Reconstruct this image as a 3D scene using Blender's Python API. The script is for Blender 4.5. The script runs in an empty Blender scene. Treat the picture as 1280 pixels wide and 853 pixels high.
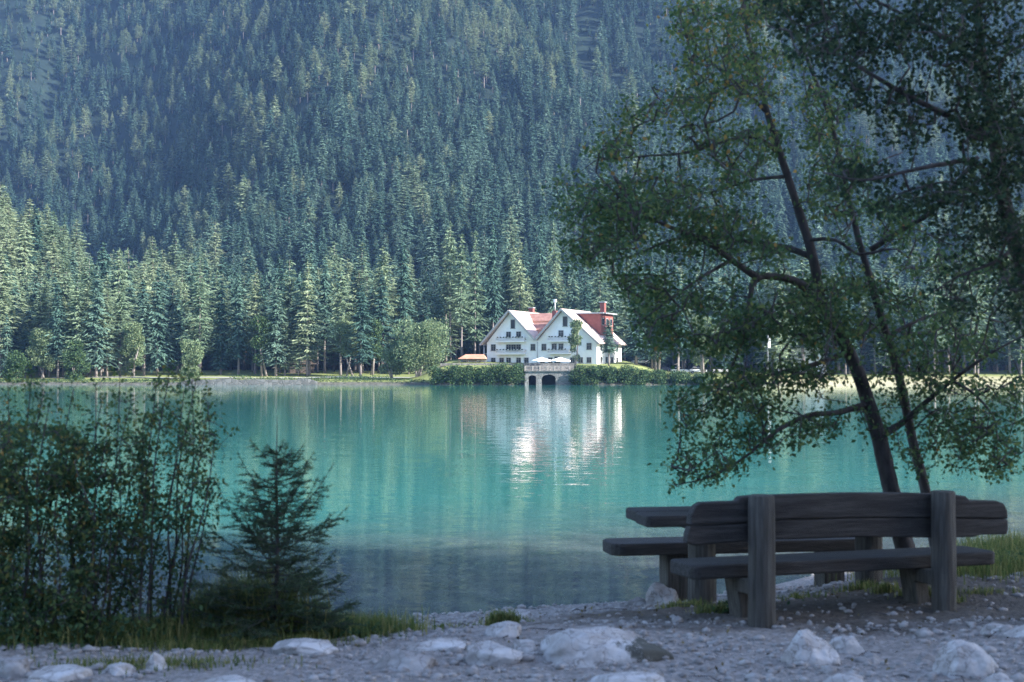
import bpy, math, random
import numpy as np
from mathutils import Vector, Matrix
R = math.radians
rng = np.random.default_rng(7)
random.seed(7)
S = bpy.context.scene
COL = S.collection
FPX, HOR, CAMZ = 1777.8, 470.0, 1.65      # focal length in photo pixels, horizon row, eye height
WZ = -0.35                                 # lake level

def P(px, py, Y):
    """a photo pixel at distance Y (m)"""
    return ((px - 640) / FPX * Y, Y, CAMZ + (HOR - py) / FPX * Y)
def PX(px, Y): return (px - 640) / FPX * Y

# ------------------------------------------------------------------ noise
def _h(i, j, s):
    with np.errstate(over='ignore'):
        n = (i.astype(np.int64).astype(np.uint64) * np.uint64(374761393) + j.astype(np.int64).astype(np.uint64) * np.uint64(668265263) + np.uint64(s * 2654435761 % (1 << 32)))
        n = n & np.uint64(0xffffffff)
        n = ((n ^ (n >> np.uint64(13))) * np.uint64(1274126177)) & np.uint64(0xffffffff)
        n = n ^ (n >> np.uint64(16))
    return (n & np.uint64(0xffffff)).astype(np.float64) / float(1 << 24)
def vn(x, y, s=0):
    x = np.asarray(x, float); y = np.asarray(y, float)
    i = np.floor(x); j = np.floor(y); f = x - i; g = y - j
    f = f * f * (3 - 2 * f); g = g * g * (3 - 2 * g)
    a = _h(i, j, s); b = _h(i + 1, j, s); c = _h(i, j + 1, s); d = _h(i + 1, j + 1, s)
    return (a * (1 - f) + b * f) * (1 - g) + (c * (1 - f) + d * f) * g
def fbm(x, y, s=0, o=4):
    t = 0; a = .5
    for k in range(o):
        t = t + a * vn(np.asarray(x) * 2 ** k, np.asarray(y) * 2 ** k, s + k); a *= .5
    return t
def sst(t):
    t = np.clip(t, 0, 1); return t * t * (3 - 2 * t)

# ------------------------------------------------------------------ object helpers
def tag(o, label=None, cat=None, group=None, kind=None):
    if label: o['label'] = label
    if cat: o['category'] = cat
    if group: o['group'] = group
    if kind: o['kind'] = kind
    return o
def empty(name, loc=(0, 0, 0), rz=0, scale=None):
    o = bpy.data.objects.new(name, None); COL.objects.link(o)
    o.location = loc; o.rotation_euler = (0, 0, rz)
    if scale: o.scale = scale
    o.empty_display_size = .2
    return o
def link(name, me, mats, parent=None):
    o = bpy.data.objects.new(name, me); COL.objects.link(o)
    if not isinstance(mats, (list, tuple)): mats = [mats]
    if len(me.materials) == 0:
        for m in mats: me.materials.append(m)
    if parent: o.parent = parent
    return o
def np_mesh(name, V, F, smooth=False, tint=None):
    """V: n x 3, F: m x k array of equal polygons"""
    V = np.asarray(V, np.float32); F = np.asarray(F, np.int32); k = F.shape[1]
    me = bpy.data.meshes.new(name)
    me.vertices.add(len(V)); me.vertices.foreach_set('co', V.ravel())
    me.loops.add(F.size); me.loops.foreach_set('vertex_index', F.ravel())
    me.polygons.add(len(F))
    me.polygons.foreach_set('loop_start', np.arange(0, F.size, k, dtype=np.int32))
    me.polygons.foreach_set('loop_total', np.full(len(F), k, np.int32))
    if smooth: me.polygons.foreach_set('use_smooth', np.ones(len(F), bool))
    me.update(calc_edges=True)
    if tint is not None:
        a = me.attributes.new('tint', 'FLOAT', 'FACE'); a.data.foreach_set('value', np.asarray(tint, np.float32))
    me.validate()
    return me
class MB:
    """collects shapes into one mesh"""
    def __init__(s): s.v = []; s.f = []; s.sm = []; s.mi = []; s.m = 0
    def add(s, vs, fs, smooth=False):
        b = len(s.v); s.v += [tuple(v) for v in vs]
        for f in fs: s.f.append([b + i for i in f]); s.sm.append(smooth); s.mi.append(s.m)
        return s
    def box(s, c, d, rz=0, rx=0, ry=0):
        M = Matrix.Translation(c) @ Matrix.Rotation(rz, 4, 'Z') @ Matrix.Rotation(ry, 4, 'Y') @ Matrix.Rotation(rx, 4, 'X')
        vs = [M @ Vector((x * d[0] / 2, y * d[1] / 2, z * d[2] / 2)) for x in (-1, 1) for y in (-1, 1) for z in (-1, 1)]
        return s.add(vs, [(0, 1, 3, 2), (4, 6, 7, 5), (0, 4, 5, 1), (2, 3, 7, 6), (0, 2, 6, 4), (1, 5, 7, 3)])
    def prism(s, poly, h, M=None):
        """poly: xy outline (counterclockwise), from z=0 to z=h, moved by M"""
        M = M or Matrix(); n = len(poly)
        vs = [M @ Vector((x, y, 0)) for x, y in poly] + [M @ Vector((x, y, h)) for x, y in poly]
        return s.add(vs, [tuple(range(n - 1, -1, -1)), tuple(range(n, 2 * n))] + [(i, (i + 1) % n, n + (i + 1) % n, n + i) for i in range(n)])
    def tube(s, pts, rad, n=8, cap=True, jit=0):
        pts = [Vector(p) for p in pts]
        if not hasattr(rad, '__len__'): rad = [rad] * len(pts)
        vs = []; u = None
        for i, p in enumerate(pts):
            t = (pts[min(i + 1, len(pts) - 1)] - pts[max(i - 1, 0)]).normalized()
            if u is None: u = t.orthogonal().normalized()
            u = (u - t * u.dot(t)); u = u.normalized() if u.length > 1e-6 else t.orthogonal().normalized()
            w = t.cross(u)
            for k in range(n):
                a = 2 * math.pi * k / n; r = rad[i] * (1 + (random.uniform(-jit, jit) if jit else 0))
                vs.append(p + (u * math.cos(a) + w * math.sin(a)) * r)
        fs = [(i * n + k, i * n + (k + 1) % n, (i + 1) * n + (k + 1) % n, (i + 1) * n + k) for i in range(len(pts) - 1) for k in range(n)]
        s.add(vs, fs, True)
        if cap:
            b = len(s.v) - len(vs); m = len(pts) - 1
            s.f.append([b + k for k in range(n - 1, -1, -1)]); s.sm.append(False); s.mi.append(s.m)
            s.f.append([b + m * n + k for k in range(n)]); s.sm.append(False); s.mi.append(s.m)
        return s
    def build(s, name, mats, parent=None, bevel=0, seg=2, loc=None, rz=None):
        me = bpy.data.meshes.new(name); me.from_pydata(s.v, [], s.f)
        me.polygons.foreach_set('use_smooth', s.sm); me.polygons.foreach_set('material_index', s.mi)
        me.update(); me.validate()
        o = link(name, me, mats, parent)
        if bevel:
            b = o.modifiers.new('bevel', 'BEVEL'); b.width = bevel; b.segments = seg; b.limit_method = 'ANGLE'; b.angle_limit = R(35)
        if loc is not None: o.location = loc
        if rz is not None: o.rotation_euler.z = rz
        return o
def copy_tree(o, parent=None):
    c = o.copy(); COL.objects.link(c); c.parent = parent
    for ch in list(o.children): copy_tree(ch, c)
    return c

# ------------------------------------------------------------------ materials
def mat(name):
    m = bpy.data.materials.new(name); m.use_nodes = True
    n = m.node_tree.nodes; l = m.node_tree.links; b = n['Principled BSDF']
    return m, n, l, b
def ramp(n, stops):
    r = n.new('ShaderNodeValToRGB'); e = r.color_ramp.elements
    while len(e) < len(stops): e.new(.5)
    for k, (p, c) in enumerate(stops): e[k].position = p; e[k].color = (*c, 1)
    return r
def surf(name, c1, c2, scale=4, rough=.85, bump=0, bscale=None, stretch=(1, 1, 1), coord='Object', c3=None, spec=.3, bdist=.02, detail=6):
    m, n, l, b = mat(name)
    tc = n.new('ShaderNodeTexCoord'); mp = n.new('ShaderNodeMapping'); mp.inputs['Scale'].default_value = stretch
    l.new(tc.outputs[coord], mp.inputs[0])
    t = n.new('ShaderNodeTexNoise'); t.inputs['Scale'].default_value = scale; t.inputs['Detail'].default_value = detail; t.inputs['Roughness'].default_value = .65
    l.new(mp.outputs[0], t.inputs[0])
    r = ramp(n, [(.32, c1), (.68, c2)] if c3 is None else [(.3, c1), (.5, c2), (.7, c3)])
    l.new(t.outputs['Fac'], r.inputs[0]); l.new(r.outputs[0], b.inputs['Base Color'])
    b.inputs['Roughness'].default_value = rough; b.inputs['Specular IOR Level'].default_value = spec
    if bump:
        t2 = n.new('ShaderNodeTexNoise'); t2.inputs['Scale'].default_value = bscale or scale * 4; t2.inputs['Detail'].default_value = 8
        l.new(mp.outputs[0], t2.inputs[0])
        bp = n.new('ShaderNodeBump'); bp.inputs['Strength'].default_value = bump; bp.inputs['Distance'].default_value = bdist
        l.new(t2.outputs['Fac'], bp.inputs['Height']); l.new(bp.outputs[0], b.inputs['Normal'])
    return m
def foliage(name, stops, trans=.3, objvar=.0, tintvar=1.0, rough=.6, spec=.15):
    """leaf colours by a per-face random tint and a per-object random"""
    m, n, l, b = mat(name)
    at = n.new('ShaderNodeAttribute'); at.attribute_name = 'tint'
    oi = n.new('ShaderNodeObjectInfo')
    a1 = n.new('ShaderNodeMath'); a1.operation = 'MULTIPLY'; a1.inputs[1].default_value = tintvar; l.new(at.outputs['Fac'], a1.inputs[0])
    a2 = n.new('ShaderNodeMath'); a2.operation = 'MULTIPLY_ADD'; a2.inputs[1].default_value = objvar; l.new(oi.outputs['Random'], a2.inputs[0]); l.new(a1.outputs[0], a2.inputs[2])
    r = ramp(n, stops); l.new(a2.outputs[0], r.inputs[0]); l.new(r.outputs[0], b.inputs['Base Color'])
    b.inputs['Roughness'].default_value = rough; b.inputs['Specular IOR Level'].default_value = spec
    tr = n.new('ShaderNodeBsdfTranslucent'); l.new(r.outputs[0], tr.inputs[0])
    mx = n.new('ShaderNodeMixShader'); mx.inputs[0].default_value = trans
    l.new(b.outputs[0], mx.inputs[1]); l.new(tr.outputs[0], mx.inputs[2])
    l.new(mx.outputs[0], n['Material Output'].inputs[0])
    return m

M = {}
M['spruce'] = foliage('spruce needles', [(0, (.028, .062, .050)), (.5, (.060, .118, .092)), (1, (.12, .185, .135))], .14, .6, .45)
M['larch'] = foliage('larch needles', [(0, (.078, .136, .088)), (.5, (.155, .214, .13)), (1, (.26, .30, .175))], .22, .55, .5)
M['bark_far'] = surf('conifer bark', (.16, .13, .12), (.30, .26, .24), 3, .9, stretch=(1, 1, .3))
M['willow'] = foliage('willow leaves', [(0, (.08, .13, .07)), (.5, (.15, .21, .11)), (1, (.24, .28, .15))], .3)
M['hedge'] = foliage('hedge leaves', [(0, (.02, .045, .025)), (.6, (.05, .10, .045)), (1, (.12, .17, .06))], .25)
M['leaf'] = foliage('alder leaves', [(0, (.045, .095, .05)), (.5, (.10, .165, .07)), (.85, (.20, .225, .07)), (1, (.34, .21, .07))], .5)
M['darkleaf'] = foliage('dark overhanging leaves', [(0, (.018, .04, .028)), (.7, (.045, .08, .045)), (1, (.085, .115, .05))], .35)
M['shrubleaf'] = foliage('shore shrub leaves', [(0, (.035, .08, .045)), (.55, (.085, .15, .065)), (.9, (.17, .20, .065)), (1, (.28, .18, .06))], .5)
M['sapling'] = foliage('sapling needles', [(0, (.03, .065, .042)), (.6, (.065, .12, .065)), (1, (.14, .16, .065))], .35)
M['grassm'] = foliage('grass blades', [(0, (.08, .13, .04)), (.55, (.18, .22, .07)), (1, (.42, .36, .15))], .5)
M['bark'] = surf('alder bark', (.035, .03, .032), (.11, .10, .10), 9, .9, .6, 30, (1, 1, .35))
M['wood'] = surf('weathered wood', (.024, .022, .022), (.046, .042, .040), 5, .75, .7, 22, (.6, 8, 8), bdist=.012, c3=(.082, .075, .071))
M['logwood'] = surf('weathered log', (.035, .032, .028), (.085, .078, .07), 5, .8, .9, 22, (7, 7, .4), bdist=.014, c3=(.15, .14, .125))
M['gravel_stone'] = surf('gravel stones', (.18, .165, .158), (.47, .44, .43), 11, .9, .4, 60, bdist=.004)
M['white_wall'] = surf('white render', (.70, .70, .70), (.82, .82, .81), .8, .85)
M['timber'] = surf('dark barge timber', (.20, .17, .15), (.30, .27, .25), 2, .7)
M['palewood'] = surf('pale railing wood', (.55, .54, .54), (.70, .69, .68), 2, .7)
M['red'] = surf('red dormer cladding', (.17, .055, .048), (.24, .085, .07), 1.2, .8)
M['glass'] = surf('dark window glass', (.015, .02, .025), (.03, .035, .045), 1, .2, spec=.2)
M['frame'] = surf('window frame paint', (.22, .21, .20), (.30, .29, .28), 1, .6)
M['fabric'] = surf('white parasol cloth', (.78, .78, .77), (.84, .84, .83), 1, .9)
M['metal'] = surf('grey painted metal', (.30, .31, .32), (.38, .39, .40), 2, .45, spec=.5)
M['car_white'] = surf('white car paint', (.74, .74, .75), (.80, .80, .80), .5, .25, spec=.6)
M['car_silver'] = surf('silver car paint', (.42, .43, .46), (.48, .49, .52), .5, .25, spec=.6)
M['car_blue'] = surf('dark blue car paint', (.03, .04, .09), (.05, .06, .12), .5, .25, spec=.6)
M['tyre'] = surf('tyre rubber', (.02, .02, .02), (.04, .04, .04), 5, .9)
M['hutwood'] = surf('dark hut boards', (.06, .045, .035), (.11, .085, .07), 2, .8, stretch=(6, 6, .5))

def roof_mat(name, ca, cb, row=.35):
    m, n, l, b = mat(name)
    tc = n.new('ShaderNodeTexCoord')
    t = n.new('ShaderNodeTexNoise'); t.inputs['Scale'].default_value = 1.1; t.inputs['Detail'].default_value = 8; l.new(tc.outputs['Object'], t.inputs[0])
    r = ramp(n, [(.3, ca), (.7, cb)]); l.new(t.outputs['Fac'], r.inputs[0]); l.new(r.outputs[0], b.inputs['Base Color'])
    w = n.new('ShaderNodeTexWave'); w.wave_type = 'BANDS'; w.bands_direction = 'Z'; w.inputs['Scale'].default_value = 1 / row / 3.2; w.inputs['Distortion'].default_value = .4; l.new(tc.outputs['Object'], w.inputs[0])
    bp = n.new('ShaderNodeBump'); bp.inputs['Strength'].default_value = .6; bp.inputs['Distance'].default_value = .08
    l.new(w.outputs['Fac'], bp.inputs['Height']); l.new(bp.outputs[0], b.inputs['Normal'])
    b.inputs['Roughness'].default_value = .6
    return m
M['tile_pale'] = roof_mat('pale pinkish tiles', (.46, .34, .30), (.60, .47, .43))  # pale pinkish tiles of the two gable roofs
M['tile_red'] = roof_mat('red roof tiles', (.27, .125, .10), (.40, .22, .17))
M['tile_orange'] = roof_mat('orange shelter tiles', (.42, .19, .12), (.54, .28, .19))
def stone_mat(name, c1, c2, mortar, sc):
    m, n, l, b = mat(name)
    tc = n.new('ShaderNodeTexCoord'); v = n.new('ShaderNodeTexVoronoi'); v.inputs['Scale'].default_value = sc
    v2 = n.new('ShaderNodeTexVoronoi'); v2.feature = 'DISTANCE_TO_EDGE'; v2.inputs['Scale'].default_value = sc
    l.new(tc.outputs['Object'], v.inputs[0]); l.new(tc.outputs['Object'], v2.inputs[0])
    r = ramp(n, [(0, c1), (1, c2)]); l.new(v.outputs['Color'], r.inputs[0])
    e = ramp(n, [(.03, (0, 0, 0)), (.09, (1, 1, 1))]); l.new(v2.outputs['Distance'], e.inputs[0])
    mx = n.new('ShaderNodeMixRGB'); l.new(e.outputs[0], mx.inputs[0]); mx.inputs[1].default_value = (*mortar, 1); l.new(r.outputs[0], mx.inputs[2])
    l.new(mx.outputs[0], b.inputs['Base Color']); b.inputs['Roughness'].default_value = .9
    bp = n.new('ShaderNodeBump'); bp.inputs['Distance'].default_value = .05; l.new(e.outputs[0], bp.inputs['Height']); l.new(bp.outputs[0], b.inputs['Normal'])
    return m
M['stone'] = stone_mat('rubble masonry', (.09, .088, .088), (.20, .195, .19), (.12, .117, .113), 1.4)

def rock_mat(name, side_shade=0.0, tone=1.0):
    m, n, l, b = mat(name)
    tc = n.new('ShaderNodeTexCoord')
    t = n.new('ShaderNodeTexNoise'); t.inputs['Scale'].default_value = 7; t.inputs['Detail'].default_value = 9; t.inputs['Roughness'].default_value = .7; l.new(tc.outputs['Object'], t.inputs[0])
    r = ramp(n, [(.25, (.34 * tone, .318 * tone, .316 * tone)), (.5, (.55 * tone, .525 * tone, .525 * tone)), (.75, (.70 * tone, .675 * tone, .675 * tone))]); l.new(t.outputs['Fac'], r.inputs[0])
    ts = n.new('ShaderNodeTexNoise'); ts.inputs['Scale'].default_value = 2.6; ts.inputs['Detail'].default_value = 7; ts.inputs['Roughness'].default_value = .7; l.new(tc.outputs['Object'], ts.inputs[0])
    rs = ramp(n, [(.38, (.68, .65, .62)), (.56, (1, 1, 1))]); l.new(ts.outputs['Fac'], rs.inputs[0])
    tw = n.new('ShaderNodeTexNoise'); tw.inputs['Scale'].default_value = 4; tw.inputs['Detail'].default_value = 4; l.new(tc.outputs['Object'], tw.inputs[0])
    vv = n.new('ShaderNodeTexVoronoi'); vv.feature = 'DISTANCE_TO_EDGE'; vv.inputs['Scale'].default_value = 3.2; l.new(tw.outputs['Color'], vv.inputs[0])
    rc = ramp(n, [(.0, (.45, .43, .41)), (.035, (1, 1, 1))]); l.new(vv.outputs['Distance'], rc.inputs[0])
    q1 = n.new('ShaderNodeMixRGB'); q1.blend_type = 'MULTIPLY'; q1.inputs[0].default_value = 1; l.new(r.outputs[0], q1.inputs[1]); l.new(rs.outputs[0], q1.inputs[2])
    q2 = n.new('ShaderNodeMixRGB'); q2.blend_type = 'MULTIPLY'; q2.inputs[0].default_value = .8; l.new(q1.outputs[0], q2.inputs[1]); l.new(rc.outputs[0], q2.inputs[2])
    col = q2.outputs[0]
    if side_shade:  # shade of the right face, painted as a darker patch with a noisy edge
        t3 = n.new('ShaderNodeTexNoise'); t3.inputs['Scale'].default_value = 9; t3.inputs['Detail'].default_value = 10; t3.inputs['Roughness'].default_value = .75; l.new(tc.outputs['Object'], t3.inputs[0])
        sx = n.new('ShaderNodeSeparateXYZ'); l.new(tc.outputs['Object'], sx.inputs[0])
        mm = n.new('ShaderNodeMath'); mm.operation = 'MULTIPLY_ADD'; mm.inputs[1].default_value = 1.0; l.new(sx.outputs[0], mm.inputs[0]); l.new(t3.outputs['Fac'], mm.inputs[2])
        e = ramp(n, [(.70 - side_shade * .1, (0, 0, 0)), (.80 - side_shade * .1, (1, 1, 1))]); l.new(mm.outputs[0], e.inputs[0])
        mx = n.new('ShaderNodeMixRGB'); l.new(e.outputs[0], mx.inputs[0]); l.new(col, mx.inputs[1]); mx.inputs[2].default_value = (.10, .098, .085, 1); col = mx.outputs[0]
    l.new(col, b.inputs['Base Color']); b.inputs['Roughness'].default_value = .9; b.inputs['Specular IOR Level'].default_value = .2
    bp = n.new('ShaderNodeBump'); bp.inputs['Strength'].default_value = .6; bp.inputs['Distance'].default_value = .02
    t2 = n.new('ShaderNodeTexNoise'); t2.inputs['Scale'].default_value = 22; t2.inputs['Detail'].default_value = 9; l.new(tc.outputs['Object'], t2.inputs[0])
    l.new(t2.outputs['Fac'], bp.inputs['Height']); l.new(bp.outputs[0], b.inputs['Normal'])
    return m
M['rock'] = rock_mat('pale boulder'); M['rock_shaded_side'] = rock_mat('boulder with painted side shade', 1.0); M['rock_dark'] = rock_mat('grey boulder', 0, .7)

# ------------------------------------------------------------------ the near shore
SHX = np.array([-400, -12, -6, -3, -.9, -.1, 1.1, 1.9, 3.2, 5, 8, 14, 26, 50, 400.])
SHY = np.array([9., 10.6, 11.2, 11.4, 11.75, 12.0, 12.5, 13.1, 14.4, 16, 18.5, 24, 35, 56, 56.])
def near_z(X, Y, fine=True):
    X = np.asarray(X, float); Y = np.asarray(Y, float)
    sh = np.interp(X, SHX, SHY) + (.5 * (vn(X * .9, X * 0 + 3, 5) - .5) if fine else 0)
    s = sh - Y
    z = np.where(s > 0, WZ + .35 * sst(s / 3.2), WZ - .16 * np.minimum(-s, 7))
    if fine:
        z = z + (.10 * (fbm(X * .8, Y * .8, 11, 3) - .44) + .045 * (fbm(X * 4, Y * 4, 21, 3) - .44) + .02 * (vn(X * 17, Y * 17, 31) - .5)) * sst((s + .3) / 1.5)
    z = z + .05 * sst((X - 2) / 1.5) * sst(s / 2)
    hill = np.minimum(1.15 * np.maximum(X - 27, 0), 30 + .75 * np.maximum(X - 53, 0)) * sst((20 - .42 * X + 7 * (vn(X * .07, X * 0, 15) - .5) - Y) / 7)  # unseen hill at the right, shaped to shade the near shore and water
    hill = np.minimum(hill, 98 + 6 * fbm(X * .05, Y * .05, 3, 3))
    back = .30 * np.maximum(-Y - 32, 0)  # unseen rise behind the camera, added to cut the sky light
    return np.maximum(z, np.where(hill > .3, hill, -9)) + back
def axis(segs):
    out = []
    for a, b, st in segs: out += list(np.arange(a, b - st * .01, st))
    out.append(segs[-1][1]); return np.array(out)
def grid_obj(name, xs, ys, zf, m):
    gx, gy = np.meshgrid(xs, ys); z = zf(gx, gy)
    V = np.stack([gx, gy, z], -1).reshape(-1, 3); nx, ny = len(xs), len(ys)
    i = np.arange(nx - 1)[None, :] + np.arange(ny - 1)[:, None] * nx
    F = np.stack([i, i + 1, i + 1 + nx, i + nx], -1).reshape(-1, 4)
    return tag(link(name, np_mesh(name, V, F, True), m), kind='structure')

# gravel ground: pale gravel, brown earth by the benches, grassy earth on the left
m, n, l, b = mat('gravel and earth')
tc = n.new('ShaderNodeTexCoord'); pos = tc.outputs['Object']
def noise(sc, det=6, ro=.6):
    t = n.new('ShaderNodeTexNoise'); t.inputs['Scale'].default_value = sc; t.inputs['Detail'].default_value = det; t.inputs['Roughness'].default_value = ro; l.new(pos, t.inputs[0]); return t
def mth(op, a, b_=None, c=None):
    q = n.new('ShaderNodeMath'); q.operation = op
    for k, x in enumerate((a, b_, c)):
        if x is None: continue
        if isinstance(x, (int, float)): q.inputs[k].default_value = x
        else: l.new(x, q.inputs[k])
    return q.outputs[0]
def mixc(f, a, b_):
    q = n.new('ShaderNodeMixRGB'); l.new(f, q.inputs[0])
    for k, x in ((1, a), (2, b_)):
        if isinstance(x, tuple): q.inputs[k].default_value = (*x, 1)
        else: l.new(x, q.inputs[k])
    return q.outputs[0]
v = n.new('ShaderNodeTexVoronoi'); v.inputs['Scale'].default_value = 34; l.new(pos, v.inputs[0])
rv = ramp(n, [(0, (.16, .142, .132)), (.5, (.30, .27, .255)), (1, (.50, .46, .45))]); l.new(v.outputs['Color'], rv.inputs[0])
fine = noise(16, 8, .75); rf = ramp(n, [(.3, (.13, .115, .105)), (.7, (.44, .405, .39))]); l.new(fine.outputs['Fac'], rf.inputs[0])
c = n.new('ShaderNodeMixRGB'); c.inputs[0].default_value = .5; l.new(rv.outputs[0], c.inputs[1]); l.new(rf.outputs[0], c.inputs[2])
sx = n.new('ShaderNodeSeparateXYZ'); l.new(pos, sx.inputs[0])
big = noise(1.1, 5)
def ell(cx, cy, rx, ry, add=.9):   # soft ellipse of a different ground, broken by noise
    dx = mth('MULTIPLY', mth('SUBTRACT', sx.outputs[0], cx), 1 / rx); dy = mth('MULTIPLY', mth('SUBTRACT', sx.outputs[1], cy), 1 / ry)
    d = mth('SQRT', mth('ADD', mth('MULTIPLY', dx, dx), mth('MULTIPLY', dy, dy)))
    q = mth('ADD', mth('SUBTRACT', 1.0, d), mth('MULTIPLY', mth('SUBTRACT', big.outputs['Fac'], .5), 1.6))
    e = ramp(n, [(.0, (0, 0, 0)), (.35, (1, 1, 1))]); l.new(q, e.inputs[0]); return e.outputs[0]
earth = ramp(n, [(.3, (.06, .05, .042)), (.7, (.18, .155, .135))]); l.new(fine.outputs['Fac'], earth.inputs[0])
turf = ramp(n, [(.3, (.035, .045, .02)), (.7, (.09, .10, .045))]); l.new(fine.outputs['Fac'], turf.inputs[0])
col = mixc(ell(2.4, 10.5, 3.0, 1.5), c.outputs[0], earth.outputs[0])
col = mixc(ell(-2.6, 9.9, 2.2, 1.25), col, turf.outputs[0])
col = mixc(ell(5.4, 13.2, 2.0, 1.9), col, turf.outputs[0])
far_m = ramp(n, [(.30, (0, 0, 0)), (.34, (1, 1, 1))]); l.new(mth('MULTIPLY', sx.outputs[0], .015), far_m.inputs[0])
col = mixc(far_m.outputs[0], col, (.05, .065, .035))
l.new(col, b.inputs['Base Color']); b.inputs['Roughness'].default_value = .95; b.inputs['Specular IOR Level'].default_value = .15
bp = n.new('ShaderNodeBump'); bp.inputs['Strength'].default_value = .8; bp.inputs['Distance'].default_value = .02
l.new(mth('ADD', v.outputs['Distance'], fine.outputs['Fac']), bp.inputs['Height']); l.new(bp.outputs[0], b.inputs['Normal'])
M['ground'] = m
xs = axis([(-170, -30, 20), (-30, -8, 1.5), (-8, -4.2, .15), (-4.2, 5.2, .045), (5.2, 9, .12), (9, 25, 1), (25, 160, 5)])
ys = axis([(-70, 0, 6), (0, 6, .6), (6, 7.4, .1), (7.4, 14.5, .045), (14.5, 20, .12), (20, 36, 1), (36, 76, 4)])
grid_obj('ground', xs, ys, near_z, M['ground'])

# ------------------------------------------------------------------ the lake
m, n, l, b = mat('lake water')
geo = n.new('ShaderNodeNewGeometry'); pos = geo.outputs['Position']
sx = n.new('ShaderNodeSeparateXYZ'); l.new(pos, sx.inputs[0])
mp = n.new('ShaderNodeMapping'); mp.inputs['Scale'].default_value = (.55, 1.5, 1); l.new(pos, mp.inputs[0])
def wv(sc, amp, det):
    t = n.new('ShaderNodeTexNoise'); t.inputs['Scale'].default_value = sc; t.inputs['Detail'].default_value = det; l.new(mp.outputs[0], t.inputs[0])
    q = n.new('ShaderNodeVectorMath'); q.operation = 'SUBTRACT'; q.inputs[1].default_value = (.5, .5, .5); l.new(t.outputs['Color'], q.inputs[0])
    w = n.new('ShaderNodeVectorMath'); w.operation = 'MULTIPLY'; w.inputs[1].default_value = (amp * .45, amp, 0); l.new(q.outputs[0], w.inputs[0]); return w.outputs[0]
ad = n.new('ShaderNodeVectorMath'); l.new(wv(1.6, .044, 2), ad.inputs[0]); l.new(wv(7.0, .055, 2), ad.inputs[1])
ad2 = n.new('ShaderNodeVectorMath'); l.new(ad.outputs[0], ad2.inputs[0]); ad2.inputs[1].default_value = (0, 0, 1)
nm = n.new('ShaderNodeVectorMath'); nm.operation = 'NORMALIZE'; l.new(ad2.outputs[0], nm.inputs[0])
# deep glacial turquoise, turning to the grey stony bed in the shallows
d = mth('SUBTRACT', sx.outputs[1], mth('MULTIPLY', sx.outputs[0], .55))
dn = noise(.25, 4)
d = mth('ADD', d, mth('MULTIPLY', mth('SUBTRACT', dn.outputs['Fac'], .5), 5.0))
e = n.new('ShaderNodeMapRange'); e.inputs[1].default_value = 14.0; e.inputs[2].default_value = 24.0; e.interpolation_type = 'SMOOTHSTEP'; l.new(d, e.inputs[0])
bedn = noise(2.2, 6); bed = ramp(n, [(.3, (.035, .047, .055)), (.7, (.12, .14, .135))]); l.new(bedn.outputs['Fac'], bed.inputs[0])
col = mixc(e.outputs[0], bed.outputs[0], (.035, .185, .165))
l.new(col, b.inputs['Base Color']); b.inputs['Roughness'].default_value = .03; b.inputs['IOR'].default_value = 1.40
b.inputs['Specular IOR Level'].default_value = .5
l.new(nm.outputs[0], b.inputs['Normal'])
M['water'] = m
lake = MB().add([(-690, 4, WZ), (690, 4, WZ), (690, 352, WZ), (-690, 352, WZ)], [(0, 1, 2, 3)]).build('lake_water', M['water'])
tag(lake, kind='structure')

# ------------------------------------------------------------------ the far shore and the mountain
def far_shore(X):
    X = np.asarray(X, float)
    return 312 + 14 * sst((-X - 60) / 80) + 4 * sst((X - 55) / 30) + 3 * (vn(X * .06, X * 0, 41) - .5) - 3.0 * sst((X + 22) / 8) * sst((36 - X) / 8)
def far_z(X, Y):
    X = np.asarray(X, float); Y = np.asarray(Y, float)
    t = Y - far_shore(X)
    hot = sst((X + 24) / 10) * sst((40 - X) / 14)
    z = WZ + np.where(t > 0, 1.0 * sst(t / 1.5) + 1.6 * sst(t / 40) + .03 * np.maximum(t - 30, 0), .12 * np.maximum(t, -8))
    z = z + hot * 3.0 * sst((t - 1) / 7) * (1 - .55 * sst((t - 40) / 60))
    # mountain
    q = np.maximum(Y - 415 - 10 * (vn(X * .02, X * 0, 44) - .5), 0)
    mt = .158 * q + .00044 * q * q
    rid = fbm((X + .35 * Y) * .011, Y * .0022, 51, 3) - .44           # gullies running down the slope
    rid2 = fbm((X - .2 * Y) * .028, Y * .005, 57, 3) - .44
    mt = mt + (46 * rid + 16 * rid2) * sst(q / 160) + .06 * np.maximum(X, 0) * sst(q / 300)
    mt = mt - np.minimum(.62 * np.maximum(-70 - .06 * Y - X, 0), 140) * sst(q / 220)
    # spur on the left
    sp = .52 * np.maximum(-104 - X - .10 * (Y - 430) + 6 * (vn(Y * .05, Y * 0, 61) - .5), 0) * sst((Y - 385) / 55) * sst((640 - Y) / 130)
    sp = np.minimum(sp, 80)
    z = np.where((X > 1.5) & (X < 14.5) & (Y < 324.6), np.minimum(z, np.where(Y < 316.5, -1.0, 2.35)), z)
    return z + np.maximum(mt, 0) + sp + .5 * (fbm(X * .1, Y * .1, 71, 3) - .44) * sst((t - 2) / 6)
m, n, l, b = mat('far shore grass and forest floor')
tc = n.new('ShaderNodeTexCoord'); pos = tc.outputs['Object']
sx = n.new('ShaderNodeSeparateXYZ'); l.new(pos, sx.inputs[0])
n1 = noise(.12, 6); n2 = noise(1.3, 6)
lawn = ramp(n, [(.3, (.13, .16, .055)), (.7, (.24, .26, .10))]); l.new(n2.outputs['Fac'], lawn.inputs[0])
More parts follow.
